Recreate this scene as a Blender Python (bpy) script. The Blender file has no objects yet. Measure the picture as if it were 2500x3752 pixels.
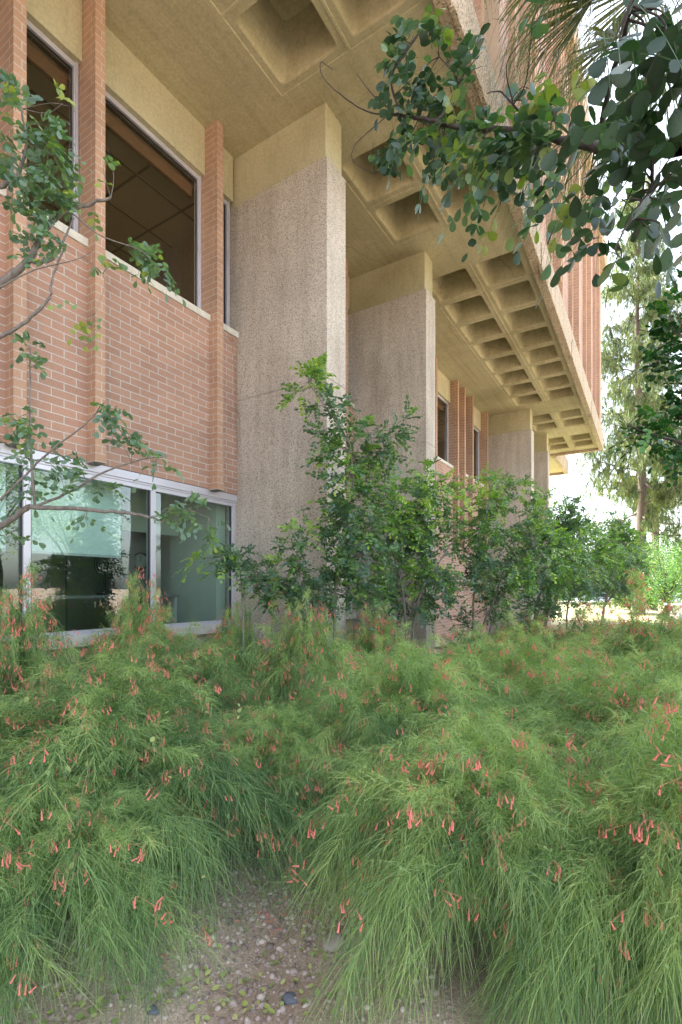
import bpy, math, random
import numpy as np
from mathutils import Vector, Matrix

# ---------------------------------------------------------------- camera, sky, sun
scene = bpy.context.scene
R = math.radians
EYE = 1.35
PAN = R(32.0)
FPX = 1814.0
FW = np.array([-math.sin(PAN), math.cos(PAN), 0.0])
RT = np.array([math.cos(PAN), math.sin(PAN), 0.0])

def P(x, y, F):
    """photo pixel (2500 wide) + real depth in metres -> world point"""
    r = (x-1250.0)/FPX*F
    p = FW*F + RT*r
    return np.array([p[0], p[1], EYE + (2155.0-y)/FPX*F])

def G(x, F, z=0.0):
    p = P(x, 2155, F); p[2] = z
    return p

cam_d = bpy.data.cameras.new('camera')
cam_d.sensor_fit = 'HORIZONTAL'; cam_d.sensor_width = 24.0
cam_d.lens = 24.0*FPX/2500.0
cam_d.shift_y = 279.0/2500.0
cam_d.clip_start = 0.05; cam_d.clip_end = 2000
cam = bpy.data.objects.new('camera', cam_d)
scene.collection.objects.link(cam)
cam.location = (0, 0, EYE)
cam.rotation_euler = (R(90), 0, PAN)
scene.camera = cam

SUN_EL = R(52); SUN_DIR = np.array([-1.0, 0.22, 0.0]); SUN_DIR /= np.linalg.norm(SUN_DIR)
w = bpy.data.worlds.new('World'); scene.world = w; w.use_nodes = True
nt = w.node_tree; bg = nt.nodes['Background']
sky = nt.nodes.new('ShaderNodeTexSky'); sky.sky_type = 'NISHITA'; sky.sun_disc = False
sky.sun_elevation = SUN_EL
sky.sun_rotation = math.atan2(SUN_DIR[0], SUN_DIR[1])
sky.dust_density = 3.0; sky.air_density = 1.0; sky.ozone_density = 1.0
hs = nt.nodes.new('ShaderNodeHueSaturation'); hs.inputs['Saturation'].default_value = 0.5
nt.links.new(sky.outputs[0], hs.inputs['Color']); nt.links.new(hs.outputs[0], bg.inputs[0])
bg.inputs[1].default_value = 0.15
sl = bpy.data.lights.new('sun', 'SUN'); sl.energy = 3.2; sl.angle = R(0.6); sl.color = (1.0, .94, .84)
so = bpy.data.objects.new('sun', sl); scene.collection.objects.link(so)
d = Vector((SUN_DIR[0]*math.cos(SUN_EL), SUN_DIR[1]*math.cos(SUN_EL), math.sin(SUN_EL)))
so.rotation_euler = d.to_track_quat('Z', 'Y').to_euler()
scene.view_settings.view_transform = 'Standard'
scene.view_settings.look = 'None'
scene.view_settings.gamma = 1.0
scene.view_settings.exposure = 2.55

# ---------------------------------------------------------------- helpers
rng = np.random.default_rng(7)
COL = scene.collection

def tag(o, label=None, cat=None, group=None, kind=None):
    if label: o['label'] = label
    if cat: o['category'] = cat
    if group: o['group'] = group
    if kind: o['kind'] = kind
    return o

def thing(name, label, cat, loc=(0, 0, 0), rz=0.0, group=None):
    o = bpy.data.objects.new(name, None); COL.objects.link(o)
    o.empty_display_size = .2
    o.location = tuple(float(v) for v in loc); o.rotation_euler = (0, 0, rz)
    return tag(o, label, cat, group)

def link(name, me, parent=None, loc=None, rz=None):
    o = bpy.data.objects.new(name, me); COL.objects.link(o)
    if parent: o.parent = parent
    if loc is not None: o.location = tuple(float(v) for v in loc)
    if rz is not None: o.rotation_euler = (0, 0, rz)
    return o

class MB:
    """collects polygons (verts, faces, per-face uv) for one mesh"""
    def __init__(s): s.v = []; s.f = []; s.uv = []; s.m = []
    def poly(s, pts, uvs=None, mat=0):
        b = len(s.v); s.v += [tuple(float(c) for c in p) for p in pts]
        s.f.append(tuple(range(b, b+len(pts))))
        s.uv.append(uvs if uvs is not None else [(0, 0)]*len(pts)); s.m.append(mat)
    def box(s, lo, hi, uo=0.0, mat=0, skip=''):
        x0, y0, z0 = lo; x1, y1, z1 = hi
        F = {'-x': [(x0,y1,z0),(x0,y0,z0),(x0,y0,z1),(x0,y1,z1)],
             '+x': [(x1,y0,z0),(x1,y1,z0),(x1,y1,z1),(x1,y0,z1)],
             '-y': [(x0,y0,z0),(x1,y0,z0),(x1,y0,z1),(x0,y0,z1)],
             '+y': [(x1,y1,z0),(x0,y1,z0),(x0,y1,z1),(x1,y1,z1)],
             '-z': [(x0,y1,z0),(x1,y1,z0),(x1,y0,z0),(x0,y0,z0)],
             '+z': [(x0,y0,z1),(x1,y0,z1),(x1,y1,z1),(x0,y1,z1)]}
        for k, pts in F.items():
            if k in skip.split(','): continue
            if k[1] == 'x': uv = [(p[1]+uo, p[2]) for p in pts]
            elif k[1] == 'y': uv = [(p[0]+uo, p[2]) for p in pts]
            else: uv = [(p[1]+uo, p[0]) for p in pts]
            s.poly(pts, uv, mat)
    def build(s, name, mats, parent=None, smooth=False, weld=False, bevel=0):
        me = bpy.data.meshes.new(name)
        me.from_pydata(s.v, [], s.f)
        ul = me.uv_layers.new(name='UVMap')
        flat = [c for u in s.uv for p in u for c in p]
        ul.data.foreach_set('uv', flat)
        if not isinstance(mats, (list, tuple)): mats = [mats]
        for m in mats: me.materials.append(m)
        me.polygons.foreach_set('material_index', s.m)
        if smooth: me.polygons.foreach_set('use_smooth', [True]*len(me.polygons))
        me.update()
        o = link(name, me, parent)
        if weld or bevel:
            import bmesh
            bm = bmesh.new(); bm.from_mesh(me)
            bmesh.ops.remove_doubles(bm, verts=bm.verts, dist=1e-5)
            bm.to_mesh(me); bm.free()
        if bevel:
            md = o.modifiers.new('bevel', 'BEVEL'); md.width = bevel; md.segments = 2
            md.limit_method = 'ANGLE'
        return o

def np_mesh(name, v, quads, mat, tone=None, smooth=False):
    """v (N,3), quads (M,4)"""
    me = bpy.data.meshes.new(name)
    v = np.ascontiguousarray(v, dtype=np.float32); quads = np.ascontiguousarray(quads, dtype=np.int32)
    k = quads.shape[1]
    me.vertices.add(len(v)); me.vertices.foreach_set('co', v.ravel())
    me.loops.add(quads.size); me.loops.foreach_set('vertex_index', quads.ravel())
    me.polygons.add(len(quads))
    me.polygons.foreach_set('loop_start', np.arange(0, quads.size, k, dtype=np.int32))
    if smooth: me.polygons.foreach_set('use_smooth', np.ones(len(quads), dtype=bool))
    if tone is not None:
        a = me.attributes.new('tone', 'FLOAT', 'POINT'); a.data.foreach_set('value', np.ascontiguousarray(tone, dtype=np.float32))
    me.materials.append(mat)
    me.update(calc_edges=True); me.validate()
    return me

def norm(a): return a/np.maximum(np.linalg.norm(a, axis=-1, keepdims=True), 1e-9)
def rand_dir(n):
    return norm(rng.normal(size=(n, 3)))

def ribbons(pts, width, side=None, taper=0.25):
    """pts (N,k,3) -> verts, quads"""
    N, k, _ = pts.shape
    tan = norm(pts[:, -1]-pts[:, 0])
    if side is None: side = rand_dir(N)
    side = norm(np.cross(tan, side))
    wd = np.broadcast_to(np.asarray(width, dtype=float).reshape(-1, 1), (N, k))*np.linspace(1, taper, k)[None, :]
    a = pts + side[:, None, :]*wd[..., None]*.5
    b = pts - side[:, None, :]*wd[..., None]*.5
    v = np.stack([a, b], axis=2).reshape(-1, 3)
    base = (np.arange(N)*k*2)[:, None] + (np.arange(k-1)*2)[None, :]
    q = np.stack([base, base+1, base+3, base+2], axis=-1).reshape(-1, 4)
    return v, q

def tube(path, radii, n=7):
    """python tube -> verts, quads arrays"""
    path = np.asarray(path, float); radii = np.asarray(radii, float); m = len(path)
    V = []; up = np.array([.13, .21, .97])
    for i in range(m):
        t = path[min(i+1, m-1)]-path[max(i-1, 0)]; t = t/max(np.linalg.norm(t), 1e-9)
        a = np.cross(t, up); a = a/max(np.linalg.norm(a), 1e-6); b = np.cross(t, a)
        for j in range(n):
            an = 2*math.pi*j/n
            V.append(path[i]+radii[i]*(a*math.cos(an)+b*math.sin(an)))
    Q = []
    for i in range(m-1):
        for j in range(n):
            Q.append((i*n+j, i*n+(j+1) % n, (i+1)*n+(j+1) % n, (i+1)*n+j))
    return np.array(V), np.array(Q)

def smooth_path(pts, sub=5, jit=0.0):
    """catmull-rom through pts"""
    p = np.asarray(pts, float); p = np.vstack([2*p[0]-p[1], p, 2*p[-1]-p[-2]])
    out = []
    for i in range(1, len(p)-2):
        for k in range(sub):
            t = k/sub
            out.append(.5*((2*p[i])+(-p[i-1]+p[i+1])*t+(2*p[i-1]-5*p[i]+4*p[i+1]-p[i+2])*t*t+(-p[i-1]+3*p[i]-3*p[i+1]+p[i+2])*t**3))
    out.append(p[-2]); out = np.array(out)
    if jit: out[1:-1] += rng.normal(size=out[1:-1].shape)*jit
    return out

def join(parts):
    V = []; Q = []; T = []; b = 0
    for it in parts:
        v, q = it[0], it[1]
        V.append(v); Q.append(q+b); b += len(v)
        T.append(it[2] if len(it) > 2 and it[2] is not None else np.full(len(v), .5))
    return np.vstack(V), np.vstack(Q), np.concatenate(T)

# leaf templates: x along the leaf, y across, z normal
def leaf_near(w=.36, egg=.15):
    xs = [0, .22, .5, .8, 1.0]; ws = [0, .62, .95+egg*.3, .8+egg, 0]
    v = [(0, 0, 0)]
    for x, q in zip(xs[1:4], ws[1:4]):
        v += [(x, q*w, .05), (x, 0, 0), (x, -q*w, .05)]
    v += [(1.0, 0, -.03)]
    # round off tip
    v += [(.95, .5*w, .03), (.95, -.5*w, .03)]
    f = [(0, 1, 2, 2), (0, 2, 3, 3), (1, 4, 5, 2), (2, 5, 6, 3), (4, 7, 8, 5), (5, 8, 9, 6), (7, 11, 10, 8), (8, 10, 12, 9)]
    return np.array(v), f
def leaf_far(w=.3):
    v = np.array([(0, 0, 0), (.45, w, .05), (1, 0, 0), (.45, -w, .05), (.8, w*.75, .03), (.8, -w*.75, .03)])
    f = [(0, 1, 4, 2), (0, 2, 5, 3)]
    return v, f

def leaves(pos, dirs, nrm, size, tmpl, tone=None):
    tv, tf = tmpl; N = len(pos); m = len(tv)
    x = norm(dirs); z = norm(nrm - (nrm*x).sum(-1, keepdims=True)*x); y = np.cross(z, x)
    s = np.broadcast_to(np.asarray(size, float).reshape(-1, 1, 1), (N, 1, 1))
    v = pos[:, None, :] + s*(tv[None, :, 0:1]*x[:, None, :]+tv[None, :, 1:2]*y[:, None, :]+tv[None, :, 2:3]*z[:, None, :])
    f = np.array([g if g[2] != g[3] else (g[0], g[1], g[2], g[2]) for g in tf])
    q = (np.arange(N)*m)[:, None, None] + f[None]
    if tone is None: tone = rng.random(N)
    return v.reshape(-1, 3), q.reshape(-1, 4), np.repeat(tone, m)

def clean_mesh(name, V, Q, T, mat, smooth=False):
    """quads with a repeated last index become triangles"""
    tri = Q[:, 2] == Q[:, 3]
    me = bpy.data.meshes.new(name)
    V = np.ascontiguousarray(V, dtype=np.float32)
    me.vertices.add(len(V)); me.vertices.foreach_set('co', V.ravel())
    loops = np.concatenate([Q[~tri].ravel(), Q[tri][:, :3].ravel()]).astype(np.int32)
    nq = int((~tri).sum()); ntr = int(tri.sum())
    me.loops.add(len(loops)); me.loops.foreach_set('vertex_index', loops)
    me.polygons.add(nq+ntr)
    st = np.concatenate([np.arange(nq)*4, nq*4+np.arange(ntr)*3]).astype(np.int32)
    me.polygons.foreach_set('loop_start', st)
    if smooth: me.polygons.foreach_set('use_smooth', np.ones(nq+ntr, dtype=bool))
    a = me.attributes.new('tone', 'FLOAT', 'POINT'); a.data.foreach_set('value', np.ascontiguousarray(T, dtype=np.float32))
    me.materials.append(mat); me.update(calc_edges=True)
    return me

# ---------------------------------------------------------------- materials
def new_mat(name):
    m = bpy.data.materials.new(name); m.use_nodes = True
    n = m.node_tree.nodes; l = m.node_tree.links
    return m, n, l, n['Principled BSDF']
def nd(n, t, **kw):
    o = n.new(t)
    for k, v in kw.items(): setattr(o, k, v)
    return o
def ramp(n, stops, interp='LINEAR'):
    r = n.new('ShaderNodeValToRGB'); r.color_ramp.interpolation = interp
    e = r.color_ramp.elements
    while len(e) < len(stops): e.new(.5)
    for k, (p, c) in enumerate(stops):
        e[k].position = p; e[k].color = (*c, 1) if len(c) == 3 else c
    return r
def mixc(n, l, a, b, fac, mode='MIX'):
    m = n.new('ShaderNodeMix'); m.data_type = 'RGBA'; m.blend_type = mode
    for s, val in ((m.inputs[6], a), (m.inputs[7], b), (m.inputs[0], fac)):
        if hasattr(val, 'is_linked') or hasattr(val, 'links'): l.new(val, s)
        elif isinstance(val, (int, float)): s.default_value = val
        else: s.default_value = (*val, 1)
    return m.outputs[2]
def bump(n, l, h, strength, dist, bsdf, prev=None):
    b = n.new('ShaderNodeBump'); b.inputs['Strength'].default_value = strength; b.inputs['Distance'].default_value = dist
    l.new(h, b.inputs['Height'])
    if prev: l.new(prev, b.inputs['Normal'])
    if bsdf: l.new(b.outputs[0], bsdf.inputs['Normal'])
    return b.outputs[0]
def objco(n, l, scale=(1, 1, 1)):
    t = n.new('ShaderNodeTexCoord'); mp = n.new('ShaderNodeMapping'); mp.inputs['Scale'].default_value = scale
    l.new(t.outputs['Object'], mp.inputs[0]); return mp.outputs[0]
def noise(n, l, co, scale, detail=4, rough=.6):
    t = n.new('ShaderNodeTexNoise'); t.inputs['Scale'].default_value = scale; t.inputs['Detail'].default_value = detail
    t.inputs['Roughness'].default_value = rough; l.new(co, t.inputs[0]); return t.outputs[0]

def mat_brick(name, c1, c2, mortar, zoff=0.0, width=.2032, ms=.0048):
    m, n, l, b = new_mat(name)
    uv = n.new('ShaderNodeUVMap'); mp = n.new('ShaderNodeMapping')
    mp.inputs['Location'].default_value = (0, zoff, 0)
    l.new(uv.outputs[0], mp.inputs[0])
    co0 = objco(n, l)
    # slight waviness of the joints
    wn = n.new('ShaderNodeTexNoise'); wn.inputs['Scale'].default_value = 14; wn.inputs['Detail'].default_value = 3
    l.new(co0, wn.inputs[0])
    sub = n.new('ShaderNodeVectorMath'); sub.operation = 'SUBTRACT'; sub.inputs[1].default_value = (.5, .5, .5)
    l.new(wn.outputs[1], sub.inputs[0])
    sc = n.new('ShaderNodeVectorMath'); sc.operation = 'SCALE'; sc.inputs[3].default_value = .006
    l.new(sub.outputs[0], sc.inputs[0])
    ad = n.new('ShaderNodeVectorMath'); l.new(mp.outputs[0], ad.inputs[0]); l.new(sc.outputs[0], ad.inputs[1])
    bt = n.new('ShaderNodeTexBrick'); bt.offset = .5; bt.squash = 1
    for k, v in (('Scale', 1.0), ('Mortar Size', ms), ('Mortar Smooth', .25), ('Bias', 0.0), ('Brick Width', width), ('Row Height', .0678)):
        bt.inputs[k].default_value = v
    bt.inputs['Color1'].default_value = (*c1, 1); bt.inputs['Color2'].default_value = (*c2, 1)
    bt.inputs['Mortar'].default_value = (*mortar, 1)
    l.new(ad.outputs[0], bt.inputs[0])
    f1 = noise(n, l, co0, 160, 3, .7); f2 = noise(n, l, co0, 1.3, 4)
    r1 = ramp(n, [(.3, (.72, .72, .72)), (.62, (1.12, 1.12, 1.12))]); l.new(f1, r1.inputs[0])
    r2 = ramp(n, [(.28, (.84, .83, .83)), (.5, (.98, .98, .97)), (.72, (1.10, 1.08, 1.05))]); l.new(f2, r2.inputs[0])
    c = mixc(n, l, bt.outputs[0], r1.outputs[0], 1.0, 'MULTIPLY'); c = mixc(n, l, c, r2.outputs[0], 1.0, 'MULTIPLY')
    l.new(c, b.inputs['Base Color']); b.inputs['Roughness'].default_value = .88
    inv = n.new('ShaderNodeMath'); inv.operation = 'SUBTRACT'; inv.inputs[0].default_value = 1; l.new(bt.outputs[1], inv.inputs[1])
    p = bump(n, l, inv.outputs[0], .55, .006, None); bump(n, l, f1, .35, .002, b, p)
    return m

def mat_concrete(name, base, dark, streak=.25, board=True):
    m, n, l, b = new_mat(name); co = objco(n, l)
    a = noise(n, l, co, .9, 6, .6); r = ramp(n, [(.32, dark), (.66, base)]); l.new(a, r.inputs[0])
    f = noise(n, l, co, 38, 4, .7); rf = ramp(n, [(.35, (.86, .86, .85)), (.62, (1.05, 1.05, 1.05))]); l.new(f, rf.inputs[0])
    c = mixc(n, l, r.outputs[0], rf.outputs[0], 1.0, 'MULTIPLY')
    # blotches
    co2 = objco(n, l, (3, 3, .8)); bl = noise(n, l, co2, 3.1, 5, .75)
    rb = ramp(n, [(.36, (.80, .79, .76)), (.5, (1, 1, 1))]); l.new(bl, rb.inputs[0])
    c = mixc(n, l, c, rb.outputs[0], streak*2, 'MULTIPLY')
    cb = objco(n, l, (7, .22, 7)); nb_ = noise(n, l, cb, 1.5, 4, .6); rbd = ramp(n, [(.35, (.86, .85, .82)), (.55, (1.03, 1.03, 1.03))]); l.new(nb_, rbd.inputs[0])
    if board: c = mixc(n, l, c, rbd.outputs[0], .75, 'MULTIPLY')
    gr = noise(n, l, co, .45, 3, .5); rg = ramp(n, [(.36, (.78, .76, .70)), (.52, (1, 1, 1))]); l.new(gr, rg.inputs[0]); c = mixc(n, l, c, rg.outputs[0], .7, 'MULTIPLY')
    # small pores
    vo = n.new('ShaderNodeTexVoronoi'); vo.inputs['Scale'].default_value = 24; l.new(co, vo.inputs[0])
    rv = ramp(n, [(.0, (.45, .42, .36)), (.05, (1, 1, 1))]); l.new(vo.outputs[0], rv.inputs[0])
    c = mixc(n, l, c, rv.outputs[0], .5, 'MULTIPLY')
    # hairline cracks
    vc = n.new('ShaderNodeTexVoronoi'); vc.feature = 'DISTANCE_TO_EDGE'; vc.inputs['Scale'].default_value = .38
    wv = n.new('ShaderNodeTexNoise'); wv.inputs['Scale'].default_value = 2.2; wv.inputs['Detail'].default_value = 6; l.new(co, wv.inputs[0])
    mx = n.new('ShaderNodeMix'); mx.data_type = 'VECTOR'; mx.inputs[0].default_value = .28
    l.new(co, mx.inputs[4]); l.new(wv.outputs[1], mx.inputs[5]); l.new(mx.outputs[1], vc.inputs[0])
    rc = ramp(n, [(.0, (.66, .58, .46)), (.0022, (1, 1, 1))]); l.new(vc.outputs[0], rc.inputs[0])
    c = mixc(n, l, c, rc.outputs[0], .65 if board else .2, 'MULTIPLY')
    l.new(c, b.inputs['Base Color']); b.inputs['Roughness'].default_value = .85
    bump(n, l, f, .25, .003, b)
    return m

def mat_aggregate(name, light, mid, dark, scale=95, joint=None):
    m, n, l, b = new_mat(name); co = objco(n, l)
    wn = n.new('ShaderNodeTexNoise'); wn.inputs['Scale'].default_value = 60; l.new(co, wn.inputs[0])
    mx = n.new('ShaderNodeMix'); mx.data_type = 'VECTOR'; mx.inputs[0].default_value = .012
    l.new(co, mx.inputs[4]); l.new(wn.outputs[1], mx.inputs[5])
    vo = n.new('ShaderNodeTexVoronoi'); vo.inputs['Scale'].default_value = scale; l.new(mx.outputs[1], vo.inputs[0])
    sp = n.new('ShaderNodeSeparateColor'); l.new(vo.outputs[1], sp.inputs[0])
    r = ramp(n, [(0.0, dark), (.17, tuple(x*1.8 for x in dark)), (.30, mid), (.55, light), (.85, tuple(min(1, x*1.18) for x in light))], 'CONSTANT')
    l.new(sp.outputs[0], r.inputs[0])
    # matrix between the stones
    rd = ramp(n, [(.52, (0, 0, 0)), (.7, (1, 1, 1))]); l.new(vo.outputs[0], rd.inputs[0])
    dm = n.new('ShaderNodeMath'); dm.operation = 'MULTIPLY'; dm.inputs[1].default_value = 1.0; l.new(rd.outputs[0], dm.inputs[0])
    c = mixc(n, l, r.outputs[0], light, dm.outputs[0])
    cs_ = objco(n, l, (3.2, 3.2, .3)); st_ = noise(n, l, cs_, 1.7, 5, .65); rst = ramp(n, [(.36, (.80, .775, .74)), (.56, (1.03, 1.03, 1.03))]); l.new(st_, rst.inputs[0]); c = mixc(n, l, c, rst.outputs[0], .8, 'MULTIPLY')
    big = noise(n, l, co, 1.6, 5); rb = ramp(n, [(.3, (.84, .83, .82)), (.7, (1.06, 1.06, 1.06))]); l.new(big, rb.inputs[0])
    c = mixc(n, l, c, rb.outputs[0], 1.0, 'MULTIPLY')
    l.new(c, b.inputs['Base Color']); b.inputs['Roughness'].default_value = .8
    inv = n.new('ShaderNodeMath'); inv.operation = 'SUBTRACT'; inv.inputs[0].default_value = 1; l.new(vo.outputs[0], inv.inputs[1])
    bump(n, l, inv.outputs[0], .7, .006, b)
    return m

def mat_plain(name, col, rough=.6, metal=0.0, nz=.12, sc=30, spec=None):
    m, n, l, b = new_mat(name); co = objco(n, l); f = noise(n, l, co, sc, 4)
    r = ramp(n, [(.3, tuple(x*(1-nz) for x in col)), (.7, tuple(min(1, x*(1+nz)) for x in col))]); l.new(f, r.inputs[0])
    l.new(r.outputs[0], b.inputs['Base Color']); b.inputs['Roughness'].default_value = rough; b.inputs['Metallic'].default_value = metal
    if spec is not None: b.inputs['Specular IOR Level'].default_value = spec
    return m

def mat_leaf(name, cols, rough=.42, trans=.3, tcol=None, spots=False, vary=0.0):
    """cols: ramp stops over the per-leaf tone"""
    m, n, l, b = new_mat(name)
    at = n.new('ShaderNodeAttribute'); at.attribute_name = 'tone'
    r = ramp(n, [(p, c) for p, c in cols])
    if vary:
        oi = n.new('ShaderNodeObjectInfo'); m1 = n.new('ShaderNodeMath'); m1.operation = 'MULTIPLY_ADD'; m1.inputs[1].default_value = vary; l.new(oi.outputs['Random'], m1.inputs[0]); m1.inputs[2].default_value = -vary/2
        m2 = n.new('ShaderNodeMath'); m2.operation = 'ADD'; l.new(m1.outputs[0], m2.inputs[0]); l.new(at.outputs['Fac'], m2.inputs[1]); l.new(m2.outputs[0], r.inputs[0])
    else: l.new(at.outputs['Fac'], r.inputs[0])
    c = r.outputs[0]
    co = objco(n, l)
    if spots:
        f = noise(n, l, co, 260, 3, .8); rs = ramp(n, [(.33, (.28, .26, .16)), (.40, (1, 1, 1))]); l.new(f, rs.inputs[0])
        c = mixc(n, l, c, rs.outputs[0], .8, 'MULTIPLY')
    l.new(c, b.inputs['Base Color']); b.inputs['Roughness'].default_value = rough
    tr = n.new('ShaderNodeBsdfTranslucent')
    tc = mixc(n, l, c, (1.0, 1.35, .35), 1.0, 'MULTIPLY'); l.new(tc, tr.inputs[0])
    mx = n.new('ShaderNodeMixShader'); mx.inputs[0].default_value = trans
    l.new(b.outputs[0], mx.inputs[1]); l.new(tr.outputs[0], mx.inputs[2])
    l.new(mx.outputs[0], n['Material Output'].inputs[0])
    return m

def mat_bark(name, c1, c2):
    m, n, l, b = new_mat(name); co = objco(n, l, (1, 1, .35)); f = noise(n, l, co, 55, 6, .7)
    r = ramp(n, [(.3, c1), (.7, c2)]); l.new(f, r.inputs[0]); l.new(r.outputs[0], b.inputs['Base Color'])
    b.inputs['Roughness'].default_value = .85; bump(n, l, f, .6, .008, b); return m

def mat_glass(name, tint, refl=.12):
    m, n, l, b = new_mat(name); n.remove(b)
    t = n.new('ShaderNodeBsdfTransparent'); t.inputs[0].default_value = (*tint, 1)
    g = n.new('ShaderNodeBsdfGlossy'); g.inputs['Roughness'].default_value = .0; g.inputs[0].default_value = (.93, 1, .97, 1)
    co = objco(n, l); f = noise(n, l, co, 1.6, 1)
    bm = bump(n, l, f, .08, .02, None); l.new(bm, g.inputs['Normal'])
    fr = n.new('ShaderNodeFresnel'); fr.inputs[0].default_value = 1.5
    ad = n.new('ShaderNodeMath'); ad.operation = 'ADD'; ad.use_clamp = True; ad.inputs[1].default_value = refl; l.new(fr.outputs[0], ad.inputs[0])
    ge = n.new('ShaderNodeNewGeometry'); iv = n.new('ShaderNodeMath'); iv.operation = 'SUBTRACT'; iv.inputs[0].default_value = 1; l.new(ge.outputs['Backfacing'], iv.inputs[1])
    ml = n.new('ShaderNodeMath'); ml.operation = 'MULTIPLY'; l.new(iv.outputs[0], ml.inputs[0]); l.new(ad.outputs[0], ml.inputs[1])
    mx = n.new('ShaderNodeMixShader'); l.new(ml.outputs[0], mx.inputs[0]); l.new(t.outputs[0], mx.inputs[1]); l.new(g.outputs[0], mx.inputs[2])
    l.new(mx.outputs[0], n['Material Output'].inputs[0]); return m

BRICK_Z = 2.42
M = {}
M['brick'] = mat_brick('brick', (.475, .29, .21), (.40, .24, .175), (.56, .525, .48), zoff=-(BRICK_Z % .0678))
M['pil'] = mat_brick('brick_pilaster', (.51, .32, .215), (.45, .28, .19), (.55, .47, .40), zoff=-(BRICK_Z % .0678))
M['soffit'] = mat_concrete('soffit_concrete', (.60, .55, .35), (.49, .445, .275))
M['lintel'] = mat_concrete('painted_concrete', (.57, .53, .35), (.47, .435, .275), board=False)
M['agg'] = mat_aggregate('exposed_aggregate', (.63, .575, .49), (.53, .475, .41), (.21, .195, .18), scale=140)
M['fascia'] = mat_aggregate('pebble_render', (.55, .46, .34), (.42, .34, .23), (.20, .15, .09), scale=70)
M['alu'] = mat_plain('aluminium', (.62, .62, .68), .38, .35, .05, 4)
M['sill'] = mat_plain('stone_sill', (.62, .60, .52), .8, 0, .12, 12)
M['tan'] = mat_concrete('tan_render', (.60, .40, .25), (.52, .34, .21), board=False)
M['glass'] = mat_glass('window_glass', (.97, .95, .88), .0)
M['glass_low'] = mat_glass('tinted_glass', (.80, .88, .85), .09)
M['dark'] = mat_plain('dark_gasket', (.02, .02, .022), .5)
M['ceil'] = mat_plain('ceiling_tile', (.46, .40, .30), .9, 0, .06, 60)
M['grid'] = mat_plain('ceiling_grid', (.20, .17, .12), .7)
M['blindbrown'] = mat_plain('blind_brown', (.13, .075, .045), .8)
M['blind'] = mat_plain('roller_blind_cloth', (.82, .90, .90), .9, 0, .05, 5)
M['greenwall'] = mat_plain('painted_wall', (.60, .66, .60), .8, 0, .04, 3)
M['carpet'] = mat_plain('carpet', (.30, .25, .18), .95)
M['grey'] = mat_plain('grey_partition', (.20, .205, .21), .9, 0, .1, 120)
M['black'] = mat_plain('black_plastic', (.02, .02, .022), .4)
M['clockface'] = mat_plain('clock_face', (.35, .38, .36), .5)
M['bark'] = mat_bark('bark', (.06, .045, .035), (.19, .15, .12))
M['bark_grey'] = mat_bark('bark_grey', (.12, .10, .09), (.30, .27, .24))
M['bark_dark'] = mat_bark('bark_dark', (.025, .02, .018), (.09, .07, .06))
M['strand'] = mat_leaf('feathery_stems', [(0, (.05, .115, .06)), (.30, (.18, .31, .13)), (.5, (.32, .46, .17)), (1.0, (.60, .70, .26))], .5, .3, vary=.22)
M['flower'] = mat_plain('coral_flower', (.80, .23, .18), .6, 0, .15, 200)
M['laurel'] = mat_leaf('laurel_leaf', [(0, (.09, .165, .13)), (.45, (.16, .29, .12)), (.75, (.28, .47, .09)), (1, (.42, .58, .10))], .28, .32)  # blue-grey low stop paints leaf glints; upper stops are new growth
M['laurel_dark'] = mat_leaf('glossy_dark_leaf', [(0, (.02, .07, .025)), (.6, (.03, .12, .03)), (1, (.09, .24, .04))], .26, .25)
M['round'] = mat_leaf('sky_sheen_leaf', [(0, (.03, .065, .035)), (.3, (.055, .11, .075)), (.5, (.09, .165, .12)), (.78, (.14, .23, .08)), (1, (.24, .30, .06))], .36, .3, spots=True)  # bluish stops paint in sky sheen, the darkest one backlit shade
M['round_pale'] = mat_leaf('pale_green_leaf', [(0, (.13, .22, .17)), (.5, (.20, .31, .22)), (.85, (.22, .34, .13)), (1, (.38, .42, .08))], .45, .35, spots=True)
M['fallen'] = mat_leaf('fallen_leaf', [(0, (.30, .42, .16)), (.5, (.42, .48, .14)), (1, (.55, .55, .22))], .6, .25, spots=True)
M['dryleaf'] = mat_leaf('dry_leaf', [(0, (.42, .26, .07)), (1, (.50, .38, .12))], .7, .15)
M['palm'] = mat_leaf('palm_blade', [(0, (.05, .08, .02)), (.5, (.11, .14, .03)), (.85, (.19, .21, .05)), (1, (.34, .32, .13))], .4, .3)
M['pine'] = mat_leaf('pine_needles', [(0, (.06, .09, .045)), (.5, (.13, .165, .075)), (1, (.24, .25, .11))], .6, .35)
M['far'] = mat_leaf('sunlit_foliage', [(0, (.05, .09, .035)), (.5, (.11, .16, .05)), (1, (.24, .27, .07))], .6, .35)
M['dry'] = mat_plain('dry_twig', (.36, .27, .18), .9)

# ---------------------------------------------------------------- the ground
def ground_z(x, y):
    F = x*FW[0]+y*FW[1]
    t = np.clip((F-41.5)/8.0, 0, 1)
    return -.62*t*t*(3-2*t)

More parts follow.
